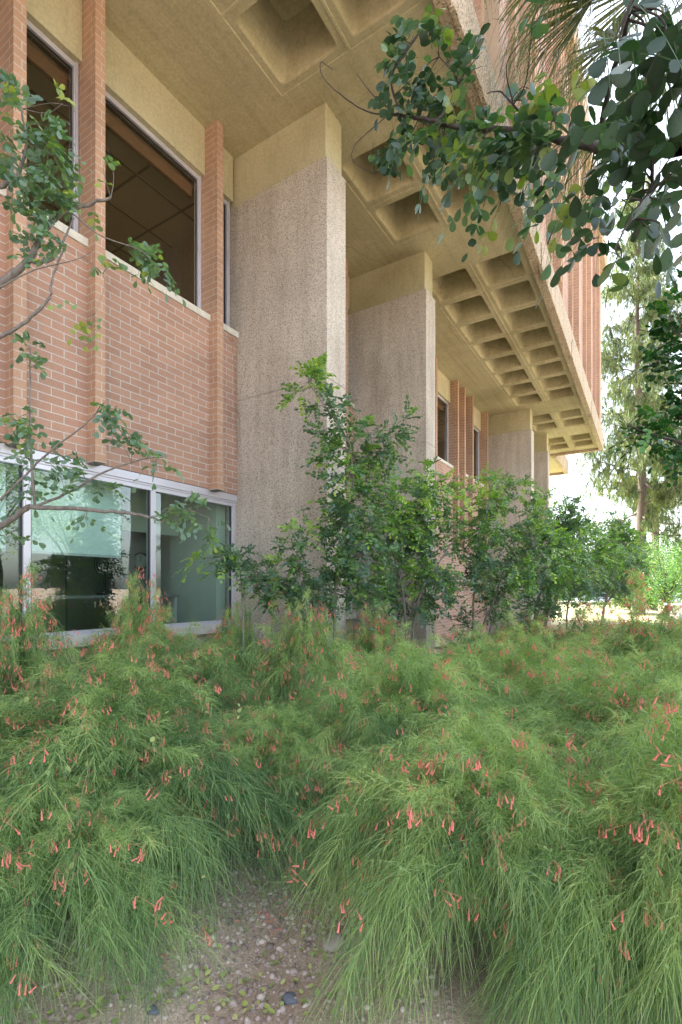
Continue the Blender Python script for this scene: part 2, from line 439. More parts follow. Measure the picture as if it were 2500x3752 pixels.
def mat_ground():
    m, n, l, b = new_mat('gravelly_soil'); co = objco(n, l)
    a = noise(n, l, co, 1.7, 6); r = ramp(n, [(.3, (.40, .30, .225)), (.5, (.52, .405, .31)), (.7, (.62, .50, .39))]); l.new(a, r.inputs[0])
    f = noise(n, l, co, 70, 5, .75); rf = ramp(n, [(.3, (.62, .6, .6)), (.62, (1.12, 1.1, 1.08))]); l.new(f, rf.inputs[0])
    c = mixc(n, l, r.outputs[0], rf.outputs[0], 1, 'MULTIPLY')
    v = n.new('ShaderNodeTexVoronoi'); v.inputs['Scale'].default_value = 110; l.new(co, v.inputs[0])
    rv = ramp(n, [(0, (.7, .64, .64)), (.6, (1.05, 1.05, 1.05))]); l.new(v.outputs[1], rv.inputs[0])
    c = mixc(n, l, c, rv.outputs[0], .7, 'MULTIPLY')
    l.new(c, b.inputs['Base Color']); b.inputs['Roughness'].default_value = .95
    p = bump(n, l, v.outputs[0], .5, .006, None); bump(n, l, f, .6, .012, b, p); return m
M['soil'] = mat_ground()
def mat_lawn():
    m, n, l, b = new_mat('dry_lawn'); co = objco(n, l)
    a = noise(n, l, co, .5, 6); r = ramp(n, [(.3, (.22, .25, .10)), (.5, (.42, .38, .20)), (.72, (.55, .46, .29))]); l.new(a, r.inputs[0])
    f = noise(n, l, co, 30, 5, .8); rf = ramp(n, [(.3, (.6, .6, .6)), (.65, (1.1, 1.1, 1.1))]); l.new(f, rf.inputs[0])
    c = mixc(n, l, r.outputs[0], rf.outputs[0], 1, 'MULTIPLY'); l.new(c, b.inputs['Base Color']); b.inputs['Roughness'].default_value = .95
    bump(n, l, f, .8, .03, b); return m
M['lawn'] = mat_lawn()
M['asphalt'] = mat_plain('asphalt', (.14, .135, .13), .9, 0, .15, 20)
M['paving'] = mat_plain('pale_paving', (.62, .58, .52), .85, 0, .08, 3)

def grid_sheet(name, us, vs, fn, mat, lift=0.0, kind='structure'):
    U, Vv = np.meshgrid(us, vs, indexing='ij')
    x, y = fn(U, Vv); z = ground_z(x, y)+lift
    if name == 'ground':
        near = np.exp(-((x+.9)**2+(y-1.8)**2)/9)
        z = z + near*.018*(np.sin(x*5.1+1.3*np.sin(y*3.7))+np.sin(y*6.3+1.7*np.sin(x*4.1)))
    v = np.stack([x, y, z], -1).reshape(-1, 3); a, b_ = U.shape
    i = (np.arange(a-1)*b_)[:, None]+np.arange(b_-1)[None]
    q = np.stack([i, i+b_, i+b_+1, i+1], -1).reshape(-1, 4)
    o = link(name, np_mesh(name, v, q, mat, smooth=True)); tag(o, kind=kind); return o
# u = metres forward of the camera line, v = metres to the right
def fr(U, V): return FW[0]*U+RT[0]*V, FW[1]*U+RT[1]*V
us = np.concatenate([np.linspace(-400, -10, 6), np.linspace(-6, 8, 150), np.linspace(9, 60, 90), np.linspace(80, 1500, 8)])
vs = np.concatenate([np.linspace(-900, -12, 6), np.linspace(-8, 8, 170), np.linspace(12, 900, 8)])
grid_sheet('ground', us, vs, fr, M['soil'])
grid_sheet('lawn', np.linspace(11, 39, 60), np.linspace(-2, 60, 40), fr, M['lawn'], .03)
grid_sheet('road', np.linspace(43, 62, 40), np.linspace(-80, 120, 20), fr, M['asphalt'], .008)
grid_sheet('pavement', np.linspace(62.2, 70, 12), np.linspace(-80, 120, 20), fr, M['paving'], .12)
grid_sheet('far_grass', np.linspace(70.2, 300, 30), np.linspace(-200, 300, 20), fr, M['lawn'], .05)

# ---------------------------------------------------------------- the building
XW = -4.07; XP = -3.95; XG = -4.225
ZS = 6.39; ZA = 5.80; ZLB = 5.87; ZSB = 4.25; ZST = 4.32; ZB = 2.42; ZLS = .95
XPF = -2.82; PT = .37
bld = thing('brick_building', 'long brick and concrete building with a waffle-slab overhang on pebbled piers', 'building', (XW, 4.0, 0))
BX = Matrix.Translation((-XW, -4.0, 0))
def part(mb, name, mat, parent=None, **kw):
    if parent is None: parent = bld
    o = mb.build(name, mat, parent, **kw)
    o.matrix_parent_inverse = Matrix.Translation((-XW, -4.0, 0)) if parent is bld else Matrix()
    return o
PIERS = [-5.92, -3.42, 4.24, 6.90, 14.56, 17.20]      # near faces
Y0, Y1 = -9.0, 20.1

# piers
def slab_box(mb, lo, hi, n=(1, 1)):
    mb.box(lo, hi)
for y in PIERS:
    s = MB(); s.box((XG-.14, y, -.1), (XPF, y+PT, 3.516)); s.box((XG-.13, y+.004, 3.516), (XPF-.004, y+PT-.004, 3.524)); s.box((XG-.14, y, 3.524), (XPF, y+PT, ZA))
    shaft = part(s, 'pier', M['agg'], bevel=.008)
    c = MB(); c.box((XG-.13, y+.028, ZA), (XPF-.035, y+PT-.028, ZS+.01)); part(c, 'pier_head', M['lintel'], shaft, bevel=.006)

# pilasters and bays
def bay_pils(a):    # first bay clear of the pier starting at a (far face of a pier)
    return [a+.34, a+1.65, a+2.32, a+2.95, a+4.39, a+4.91, a+5.57, a+6.95]
pils = [1.80, 2.43, 3.81, 1.16, -.28, -.80, -1.50, -2.76]
pils += [4.95, 6.44]
pils += [7.61, 8.90, 9.59, 10.22, 11.66, 12.18, 12.84, 14.22]
pils += [14.95+.34, 16.76, 17.9, 19.2]
for y in sorted(pils):
    p = MB()
    w_ = .09
    # brick shaft; side faces use a single header, so only bed joints show
    x0, x1 = XG-.05, XP
    zt = ZS+.002
    def ring(ya, yb, xa, z0, z1):
        p.poly([(xa, ya, z0), (xa, yb, z0), (xa, yb, z1), (xa, ya, z1)], [(.05, z0), (.13, z0), (.13, z1), (.05, z1)])
        # -y side, first the projecting header then the return behind the wall face
        for (xs, xe, u0, u1) in ((XW, xa, .05, .15),):
            p.poly([(xs, ya, z0), (xe, ya, z0), (xe, ya, z1), (xs, ya, z1)], [(u0, z0), (u1, z0), (u1, z1), (u0, z1)])
            p.poly([(xe, yb, z0), (xs, yb, z0), (xs, yb, z1), (xe, yb, z1)], [(u0, z0), (u1, z0), (u1, z1), (u0, z1)])
        if z0 >= ZST-.01:
            p.poly([(x0, ya, z0), (XW, ya, z0), (XW, ya, z1), (x0, ya, z1)], [(x0, z0), (XW, z0), (XW, z1), (x0, z1)])
            p.poly([(XW, yb, z0), (x0, yb, z0), (x0, yb, z1), (XW, yb, z1)], [(XW, z0), (x0, z0), (x0, z1), (XW, z1)])
        p.poly([(XG-.05, yb, z0), (xa, yb, z0), (xa, ya, z0), (XG-.05, ya, z0)])
    ring(y-.006, y+w_+.006, XP+.008, ZB-.005, ZB+.0678-.005)
    ring(y-.003, y+w_+.003, XP+.004, ZB+.0678-.005, ZB+.0678*2)
    ring(y, y+w_, XP, ZB+.0678*2, ZST)
    ring(y, y+w_, XP, ZST, zt)
    po = part(p, 'brick_pilaster', M['pil'])
    pl = MB(); pl.box((XW+.0, y+.012, ZB-.013), (XP-.03, y+w_+.0, ZB-.006)); part(pl, 'steel_plate', M['grey'], po)

def spandrel(ya, yb):
    b_ = MB()
    b_.box((XW-.25, ya, ZB+.012), (XW, yb, ZSB), skip='+z'); part(b_, 'brick_wall', M['brick'])
# brick below the upper windows, per bay between piers
bays = [(-3.05, 4.24), (4.61, 6.90), (7.27, 14.56), (14.93, 17.20), (17.57, 20.0)]
for a, b_ in bays: spandrel(a, b_)
# below the lower sill
for a, b_ in bays:
    m_ = MB(); m_.box((XW-.25, a, -.1), (XW-.012, b_, ZLS-.09)); part(m_, 'plinth_wall', M['lintel'])

# upper openings (between pilasters)
def upper_window(ya, yb, ji_a=0.0, ji_b=0.0, blind=.16):
    """clear opening ya..yb"""
    s = MB(); s.box((XG-.02, ya-.002, ZSB), (XW+.018, yb+.002, ZST)); 
    fr_ = MB(); t = .045
    xa, xb = XG-.03, XG+.03
    for (u, v) in ((ya+.001, ya+t), (yb-t, yb-.001)):
        fr_.box((xa, u, ZST), (xb, v, ZLB)); fr_.box((xb, u+.012, ZST), (xb+.016, v-.012, ZLB), skip='-x')
    fr_.box((xa, ya+t, ZLB-t), (xb, yb-t, ZLB)); fr_.box((xa, ya+t, ZST), (xb, yb-t, ZST+t*.7))
    f = part(fr_, 'window_frame', M['alu'], bevel=.002)
    part(s, 'window_sill', M['sill'], f, bevel=.004)
    g = MB(); g.box((XG-.008, ya+t, ZST+t*.7), (XG-.002, yb-t, ZLB-t)); part(g, 'glass_pane', M['glass'], f)
    k = MB(); e = .012
    k.box((XG-.002, ya+t, ZST+t*.7), (XG+.006, ya+t+e, ZLB-t)); k.box((XG-.002, yb-t-e, ZST+t*.7), (XG+.006, yb-t, ZLB-t)); k.box((XG-.002, ya+t+e, ZLB-t-e), (XG+.006, yb-t-e, ZLB-t))
    part(k, 'gasket', M['dark'], f)
    bl = MB(); bl.box((XG-.11, ya+t, ZLB-t-blind), (XG-.06, yb-t, ZLB-t-.03)); part(bl, 'blind_box', M['blindbrown'], f, bevel=.01)
    L_ = MB(); L_.box((XG-.06, ya, ZLB), (XW-.068, yb, ZS+.003)); part(L_, 'painted_lintel', M['lintel'], bevel=.004)
opn = [(3.90, 4.24), (2.52, 3.81), (1.89, 2.43), (1.25, 1.80), (-.19, 1.16), (-1.41, -.80), (-2.67, -1.50),
       (5.04, 6.44), (4.61, 4.95), (6.53, 6.90), (7.27, 7.61), (7.70, 8.90), (8.99, 9.59), (10.31, 11.66), (12.27, 12.84), (12.93, 14.22),
       (15.38, 16.76), (16.85, 17.2), (17.99, 19.2)]
for a, b_ in opn: upper_window(a, b_)
# brick infill where pilasters stand close together
for a, b_ in ((-.71, -.28), (9.68, 10.22), (11.75, 12.18), (14.31, 14.56), (14.93, 15.29), (17.57, 17.9), (19.29, 20.0), (-3.05, -2.76)):
    i_ = MB(); i_.box((XG-.04, a, ZSB), (XW-.10, b_, ZS+.002)); part(i_, 'brick_wall', M['brick'])

# lower windows
def lower_windows(a, b_, muls):
    t = .055; xo = XW-.005
    hd = MB(); hd.box((XW-.10, a, ZB-.065), (xo, b_, ZB+.008)); hd.box((XW-.10, a, ZB-.085), (xo-.012, b_, ZB-.065)); hd.box((XW-.10, a, ZB-.125), (xo-.02, b_, ZB-.085))
    f = part(hd, 'window_frame', M['alu'], bevel=.002)
    sl_ = MB(); sl_.box((XW-.2, a, ZLS-.09), (XW+.05, b_, ZLS)); part(sl_, 'window_sill', M['sill'], f, bevel=.004)
    edges = [a]+list(muls)+[b_]
    for k, y in enumerate(edges):
        lo = y if k == 0 else (y-t if k == len(edges)-1 else y-t/2); hi = lo+t
        v = MB(); v.box((XW-.10, lo, ZLS+.04), (xo-.02, hi, ZB-.125)); part(v, 'mullion', M['alu'], f, bevel=.003)
    bt = MB(); bt.box((XW-.10, a, ZLS), (xo-.02, b_, ZLS+.04)); part(bt, 'bottom_rail', M['alu'], f, bevel=.002)
    for k in range(len(edges)-1):
        ya = edges[k]+(t if k == 0 else t/2); yb = edges[k+1]-(t if k == len(edges)-2 else t/2)
        g = MB(); g.box((XW-.068, ya, ZLS+.04), (XW-.060, yb, ZB-.125)); part(g, 'glass_pane', M['glass_low'], f)
        ks = MB(); ks.box((XW-.060, ya, ZLS+.04), (XW-.045, ya+.012, ZB-.125)); ks.box((XW-.060, yb-.014, ZLS+.04), (XW-.045, yb, ZB-.125)); part(ks, 'gasket', M['dark'], f)
lower_windows(-3.05, 4.24, [-1.49, -.34, .81, 1.965, 3.115])
lower_windows(4.61, 6.90, [5.75])
# beyond the second pier the wall stays brick down to the ground
for a, b_ in ((7.27, 14.56), (14.93, 17.20), (17.57, 20.0)):
    q = MB(); q.box((XW-.25, a, ZLS-.09), (XW, b_, ZB+.012)); part(q, 'brick_wall', M['brick'])
    q = MB(); q.box((XW-.012, a, ZLS-.6), (XW-.002, b_, ZLS-.09)); 
    q2 = MB(); q2.box((XW-.02, a, .14), (XW, b_, ZLS-.09), skip='+z'); part(q2, 'brick_wall', M['brick'])

# rooms behind the glass
def room(y0, y1, z0, z1, x0, ceil_mat, wall, floor_, name):
    m_ = MB(); th = .12
    m_.box((x0-th, y0-th, z0), (x0, y1+th, z1)); m_.box((x0, y0-th, z0), (XG-.13, y0, z1)); m_.box((x0, y1, z0), (XG-.13, y1+th, z1))
    part(m_, name+'_wall', wall)
    c = MB(); c.box((x0-th, y0-th, z1), (XG-.13, y1+th, z1+.05)); co_ = part(c, name+'_ceiling', ceil_mat)
    fl = MB(); fl.box((x0-th, y0-th, z0-.05), (XG-.13, y1+th, z0)); part(fl, name+'_floor', floor_)
    g = MB(); t = .012
    yy = y0+.28
    while yy < y1: g.box((x0, yy-t, z1-.006), (XG-.14, yy+t, z1+.001)); yy += .61
    xx = XG-.5
    while xx > x0: g.box((xx-t, y0, z1-.009), (xx+t, y1, z1-.004)); xx -= .61
    part(g, 'ceiling_grid', M['grid'], co_)
M['roomwall'] = mat_plain('room_wall', (.22, .18, .13), .9)
room(-3.0, 4.35, 3.1, 5.84, -9.5, M['ceil'], M['roomwall'], M['carpet'], 'upper_room')
room(7.2, 14.5, 3.1, 5.84, -9.5, M['ceil'], M['roomwall'], M['carpet'], 'upper_room')
room(-3.0, 4.22, .0, 2.62, -8.2, M['greenwall'], M['greenwall'], M['carpet'], 'lower_room')
# seen inside the lower room
gp = MB(); gp.box((-5.9, 3.25, 0), (-5.84, 4.16, 2.0)); part(gp, 'grey_partition', M['grey'], bevel=.01)
co_ = MB(); co_.box((-5.05, 4.08, 0), (XG-.02, 4.22, 2.5)); part(co_, 'room_column', M['greenwall'], bevel=.004)
for (ya, yb, zb) in ((1.995, 2.93, 1.66), (.84, 1.93, 1.66), (-.3, .78, 1.66)):
    q = MB(); q.box((-4.32, ya+.02, zb), (-4.315, yb-.02, 2.33)); bl = part(q, 'roller_blind', M['blind'])
    q = MB(); q.box((-4.325, ya+.02, zb-.025), (-4.31, yb-.02, zb)); part(q, 'hem_bar', M['alu'], bl, bevel=.003)
q = MB(); q.box((-4.9, 3.16, 1.98), (-4.85, 4.05, 2.45)); part(q, 'room_bulkhead', M['greenwall'])

# ----- soffit with waffle coffers
def rrect(x0, y0, x1, y1, r, n=4):
    pts = []
    for cx, cy, a0 in ((x1-r, y1-r, 0), (x0+r, y1-r, 90), (x0+r, y0+r, 180), (x1-r, y0+r, 270)):
        for k in range(n+1):
            a = R(a0+90*k/n); pts.append((cx+r*math.cos(a), cy+r*math.sin(a)))
    return pts
def coffer(x0, y0, x1, y1, depth=.52):
    mb = MB(); n = 4
    cx, cy = (x0+x1)/2, (y0+y1)/2
    # module border split to match the ring
    o_ = rrect(x0, y0, x1, y1, .0001, n)
    loops = [([(p[0], p[1]) for p in o_], ZS),
             (rrect(x0+.012, y0+.012, x1-.012, y1-.012, .001, n), ZS),
             (rrect(x0+.017, y0+.017, x1-.017, y1-.017, .001, n), ZS+.007),
             (rrect(x0+.075, y0+.075, x1-.075, y1-.075, .05, n), ZS+.007),
             (rrect(x0+.085, y0+.085, x1-.085, y1-.085, .055, n), ZS+.012),
             (rrect(x0+.094, y0+.094, x1-.094, y1-.094, .06, n), ZS+.03),
             (rrect(x0+.175, y0+.175, x1-.175, y1-.175, .08, n), ZS+depth-.03),
             (rrect(x0+.215, y0+.215, x1-.215, y1-.215, .07, n), ZS+depth)]
    m = len(o_)
    for a in range(len(loops)-1):
        (A, za), (B, zb) = loops[a], loops[a+1]
        for k in range(m):
            k2 = (k+1) % m
            mb.poly([(*A[k2], za), (*A[k], za), (*B[k], zb), (*B[k2], zb)])
    A, za = loops[-1]
    mb.poly([(*p, za) for p in reversed(A)])
    return mb
XC = [-3.215, -2.39, -1.60]
rows = []
mod = .845
for k in range(8): rows.append(3.99-mod*(k+1))
for k in range(2): rows.append(4.93+mod*k)
for k in range(8): rows.append(7.57+mod*k)
for k in range(2): rows.append(15.24+mod*k)
for k in range(2): rows.append(17.83+mod*k)
rows = sorted(r_ for r_ in rows if r_ > Y0)
sl_ = MB()
# flat strips
XI = -1.545
def strip(x0, y0, x1, y1):
    sl_.poly([(x0, y1, ZS), (x1, y1, ZS), (x1, y0, ZS), (x0, y0, ZS)])
strip(XG-.1, Y0, XC[0], Y1); 
edges = [Y0]
segs = []; cur = Y0
for r_ in rows:
    if r_-cur > .01: segs.append((cur, r_))
    cur = r_+mod
segs.append((cur, Y1))
for a, b_ in segs: strip(XC[0], a, XC[2], b_)
strip(XC[2], Y0, XI, Y1)
sl_.box((XG-.1, Y0, ZS+.56), (-1.57, Y1, ZS+.60))
sf = part(sl_, 'soffit_slab', M['soffit'])
# faint board lines and joints cast in the flat soffit
bl = MB()
for a, b_ in segs:
    for yy in (a+.0, b_-.0):
        pass
    if b_-a > .5: bl.box((XC[0]-.0, (a+b_)/2-.004, ZS-.003), (XI-.02, (a+b_)/2+.004, ZS+.001))
for xx in (-3.72, -3.47):
    bl.box((xx-.003, Y0, ZS-.002), (xx+.003, Y1, ZS+.001))
part(bl, 'board_mark', M['soffit'], sf)
for r_ in rows:
    for k in range(2):
        c = coffer(XC[k], r_, XC[k+1], r_+mod)
        o = part(c, 'coffer', M['soffit'], smooth=False)
        me = o.data; me.polygons.foreach_set('use_smooth', [i >= len(me.polygons)-1-20*3 and False for i in range(len(me.polygons))])

# fascia beam
XU = -1.50; ZFB, ZFT = 6.30, 6.88; XF0, XF1 = -1.565, -1.42
fa = MB(); 
ys = np.linspace(Y0, Y1, 60)
fa.box((XF0, Y0, ZFB), (XF1, Y1, ZFT)); fa.box((XF0-.001, Y0, ZFT-.02), (XU-.004, Y1-.03, ZFT+.145)); fo = part(fa, 'fascia_beam', M['fascia'], bevel=.012)
fe = MB(); fe.box((XC[0]-1.0, Y1-.14, ZFB), (XF0-.001, Y1, ZFT)); part(fe, 'fascia_beam', M['fascia'], bevel=.012)
# crusty render patches that hang over the lower edge
for (ya, yb, dz) in ((4.62, 5.2, .05), (4.05, 4.35, .03), (8.05, 8.5, .055), (11.5, 11.7, .03), (15.7, 16.0, .05)):
    pth = MB(); n_ = 9; yy = np.linspace(ya, yb, n_); lo = ZFB-dz*rng.uniform(.5, 1.0, n_); hi = ZFB+.3+rng.uniform(-.08, .08, n_)
    xo = XF1+.014
    for i in range(n_-1):
        pth.poly([(xo, yy[i], lo[i]), (xo, yy[i+1], lo[i+1]), (xo, yy[i+1], hi[i+1]), (xo, yy[i], hi[i])])
        pth.poly([(XF1-.03, yy[i+1], lo[i+1]), (xo, yy[i+1], lo[i+1]), (xo, yy[i], lo[i]), (XF1-.03, yy[i], lo[i])])
        pth.poly([(xo, yy[i], hi[i]), (xo, yy[i+1], hi[i+1]), (XF1-.001, yy[i+1], hi[i+1]+.01), (XF1-.001, yy[i], hi[i]+.01)])
    pth.poly([(XF1-.03, yb, lo[-1]), (XF1-.03, yb, hi[-1]), (xo, yb, hi[-1]), (xo, yb, lo[-1])][::-1])
    pth.poly([(XF1-.03, ya, lo[0]), (xo, ya, lo[0]), (xo, ya, hi[0]), (XF1-.03, ya, hi[0])])
    part(pth, 'render_patch', M['fascia'], fo)

# upper storeys
XU = -1.50; ZPB, ZPT = 12.50, 13.25
u = MB(); u.box((-12, Y0, ZFT+.14), (XU, Y1-.02, ZPB+.05)); part(u, 'upper_wall', M['brick'])
trip = []
c0 = 9.68
for k in range(-6, 4):
    trip += [(c0+2.68*k-.63, .07), (c0+2.68*k, .13), (c0+2.68*k+.63, .07)]
for y, pw in trip:
    if not (Y0 < y < Y1-.3): continue
    f = MB(); f.box((XU-.01, y-.045, ZFT-.002), (XU+pw, y+.045, ZPB+.003), uo=-(y-.045)+.02)
    part(f, 'brick_fin', M['pil'])
    fe = MB(); fe.box((XU+pw, y-.045, ZFT-.002), (XU+pw+.012, y+.045, ZPB+.002)); part(fe, 'fin_edge', M['tan'])
for ya, yb in ((2.4, 3.05), (5.06, 5.72), (7.66, 8.0)):
    f = MB(); f.box((XU-.01, ya, ZFT-.003), (XU+.045, yb, ZPB+.001)); part(f, 'render_panel', M['tan'], bevel=.02)
pp = MB(); pp.box((-12.2, Y0, ZPB), (-1.30, Y1+.12, ZPT)); part(pp, 'parapet', M['fascia'], bevel=.02)
rf = MB(); rf.box((-12, Y0, ZPT), (-1.5, Y1, ZPT+.02)); part(rf, 'roof', M['lintel'])
# body behind the glass so the sun cannot enter
bk = MB(); bk.box((-12, Y0, -.1), (-9.9, 20.0, ZFT-.2)); part(bk, 'rear_wall', M['brick'])
ew = MB(); ew.box((-9.9, 19.9, -.1), (XG-.3, 20.0, ZFT-.2)); part(ew, 'end_wall', M['brick'])
ns = MB(); ns.box((-9.9, Y0, -.1), (XW, Y0+.1, ZFT-.2)); part(ns, 'end_wall', M['brick'])
nf = MB(); nf.box((XW-.3, Y0+.1, -.1), (XW, -6.0, ZS)); nf.box((XW-.3, -5.55, -.1), (XW, -3.42, ZS)); part(nf, 'brick_wall', M['brick'])
# roofed terrace beyond the end of the building
te = MB(); te.box((-12, Y1+.01, ZS), (-3.15, 23.3, ZS+.2)); part(te, 'terrace_soffit', M['soffit'])
te = MB(); te.box((-3.15, Y1+.01, ZFB-.02), (-3.0, 23.4, ZFT)); te.box((-12, 23.3, ZFB-.02), (-3.15, 23.4, ZFT)); part(te, 'terrace_fascia', M['fascia'], bevel=.01)

# dried creeper in the corner between brick and pier
vp = []
def vine(pts, r_):
    pth = smooth_path(pts, 5, .004); vp.append(tube(pth, np.linspace(r_, r_*.5, len(pth)), 5))
yv = 4.20
vine([(XW+.01, yv, 4.22), (XW+.012, yv+.02, 3.9), (XW+.01, yv, 3.5), (XW+.02, yv+.015, 3.1), (XW+.012, yv-.005, 2.85)], .004)
vine([(XW+.012, yv-.05, 4.22), (XW+.01, yv-.03, 4.0), (XW+.01, yv+.0, 3.7), (XW+.03, yv+.03, 3.45)], .003)
vine([(XW+.01, yv, 4.2), (XW+.05, yv+.03, 4.05), (XW+.14, yv+.033, 3.95), (XW+.12, yv+.033, 3.8), (XW+.05, yv+.033, 3.6)], .003)
vine([(XW+.01, yv, 3.5), (XW+.04, yv+.03, 3.3), (XW+.05, yv+.033, 3.05), (XW+.02, yv+.02, 2.9)], .004)
vine([(XW+.01, yv-.01, 3.45), (XW+.01, yv-.1, 3.35), (XW+.012, yv-.06, 3.2), (XW+.01, yv, 3.1)], .002)
vine([(XW+.01, yv, 4.18), (XW+.01, yv-.15, 4.19), (XW+.01, yv-.29, 4.21)], .003)
v_, q_, t_ = join(vp)
tag(link('dried_vine', clean_mesh('dried_vine', v_, q_, t_, M['dry'], True)), 'dried brown creeper climbing the corner where the brick meets the near pier', 'vine')

# things inside the lower room
def torus_mb(c, r_, rr, axis, n=28, m=6):
    pth = []
    for k in range(n+1):
        a = 2*math.pi*k/n
        v = [0, 0, 0]; i, j = [(1, 2), (0, 2), (0, 1)][axis]; v[i] = r_*math.cos(a); v[j] = r_*math.sin(a)
        pth.append((c[0]+v[0], c[1]+v[1], c[2]+v[2]))
    return tube(pth, [rr]*len(pth), m)
fan_c = P(405, 2068, 5.2)
fan = thing('desk_fan', 'black round desk fan standing behind the lower window', 'fan', (fan_c[0], fan_c[1], fan_c[2]-.32))
pr = [torus_mb((0, 0, .32), .15, .006, 0), torus_mb((.05, 0, .32), .07, .004, 0), torus_mb((-.06, 0, .32), .14, .004, 0)]
for k in range(20):
    a = 2*math.pi*k/20; pr.append(tube([(.05, 0, .32), (.045, .07*math.cos(a), .32+.07*math.sin(a)), (0, .15*math.cos(a), .32+.15*math.sin(a))], [.002]*3, 4))
v_, q_, t_ = join(pr); link('fan_guard', clean_mesh('fan_guard', v_, q_, t_, M['black'], True), fan)
v_, q_, t_ = join([tube([(-.1, 0, 0), (-.1, 0, .2), (-.08, 0, .32), (.0, 0, .32)], [.016, .014, .04, .03], 10), tube([(-.1, 0, 0), (-.1, 0, .02)], [.10, .09], 18)])
link('fan_stand', clean_mesh('fan_stand', v_, q_, t_, M['black'], True), fan)
pr = []
for k in range(4):
    a = math.pi/2*k; b2 = a+.9
    vv = np.array([(0, .02*math.cos(a), .32+.02*math.sin(a)), (.012, .13*math.cos(a), .32+.13*math.sin(a)), (-.012, .13*math.cos(b2), .32+.13*math.sin(b2)), (-.01, .02*math.cos(b2), .32+.02*math.sin(b2))])
    pr.append((vv, np.array([[0, 1, 2, 3]])))
v_, q_, t_ = join(pr); link('fan_blade', clean_mesh('fan_blade', v_, q_, t_, M['black']), fan)
dk = thing('desk', 'grey office desk carrying the black fan behind the window', 'desk', (fan_c[0], fan_c[1], 0))
zt = fan_c[2]-.32
q = MB(); q.box((-.4, -.9, zt-.03), (.25, .7, zt)); q.build('desk_top', M['grey'], dk, bevel=.004)
for sx in (-.36, .2):
    for sy in (-.86, .66):
        q = MB(); q.box((sx-.02, sy-.02, 0), (sx+.02, sy+.02, zt-.03)); q.build('leg', M['alu'], dk)
cc = P(515, 2056, 5.9)
ck = thing('wall_clock', 'round black-rimmed clock seen through the lower window beside the mullion', 'clock', cc, rz=-.35)
v_, q_, t_ = join([torus_mb((0, 0, 0), .095, .012, 0)]); link('clock_rim', clean_mesh('clock_rim', v_, q_, t_, M['black'], True), ck)
v_, q_, t_ = join([tube([(-.012, 0, 0), (.0, 0, 0), (.001, 0, 0)], [.095, .095, .001], 24)]); link('clock_face', clean_mesh('clock_face', v_, q_, t_, M['clockface']), ck)
q = MB(); q.box((.002, -.003, 0), (.005, .003, .06)); q.build('hand', M['black'], ck); q = MB(); q.box((.002, -.04, -.003), (.005, 0, .003)); q.build('hand', M['black'], ck)
q = MB(); q.box((cc[0]-.08, cc[1]-.25, 0), (cc[0]-.016, cc[1]+.22, 2.55)); o = part(q, 'room_pillar', M['grey'])
oc = P(745, 2235, 6.5)
ch = thing('office_chair', 'dark office chair back just above the sill in the last lower window', 'chair', (oc[0], oc[1], 0))
q = MB(); q.box((-.04, -.22, .62), (.03, .22, 1.16)); q.build('backrest', M['black'], ch, bevel=.03)
q = MB(); q.box((-.0, -.23, .44), (.46, .23, .51)); q.build('seat', M['black'], ch, bevel=.03)
v_, q_, t_ = join([tube([(.22, 0, .05), (.22, 0, .44)], [.03, .025], 8)]+[tube([(.22, 0, .08), (.22+.28*math.cos(a), .28*math.sin(a), .03)], [.02, .015], 6) for a in np.arange(5)*1.2566])
link('base', clean_mesh('base', v_, q_, t_, M['alu'], True), ch)

M['deadstem'] = mat_leaf('dead_stems', [(0, (.20, .15, .11)), (1, (.42, .34, .25))], .8, .1)

# ---------------------------------------------------------------- coral fountain shrubs
def hang(p0, d0, L, g, k):
    """(N,3),(N,3),(N,) -> polylines (N,k,3) that bend down under gravity"""
    s = np.linspace(0, 1, k)[None, :, None]
    L = L[:, None, None]
    g = np.asarray(g).reshape(-1, 1, 1)
    return p0[:, None, :] + d0[:, None, :]*L*s + np.array([0, 0, -1.0])*g*L*s*s

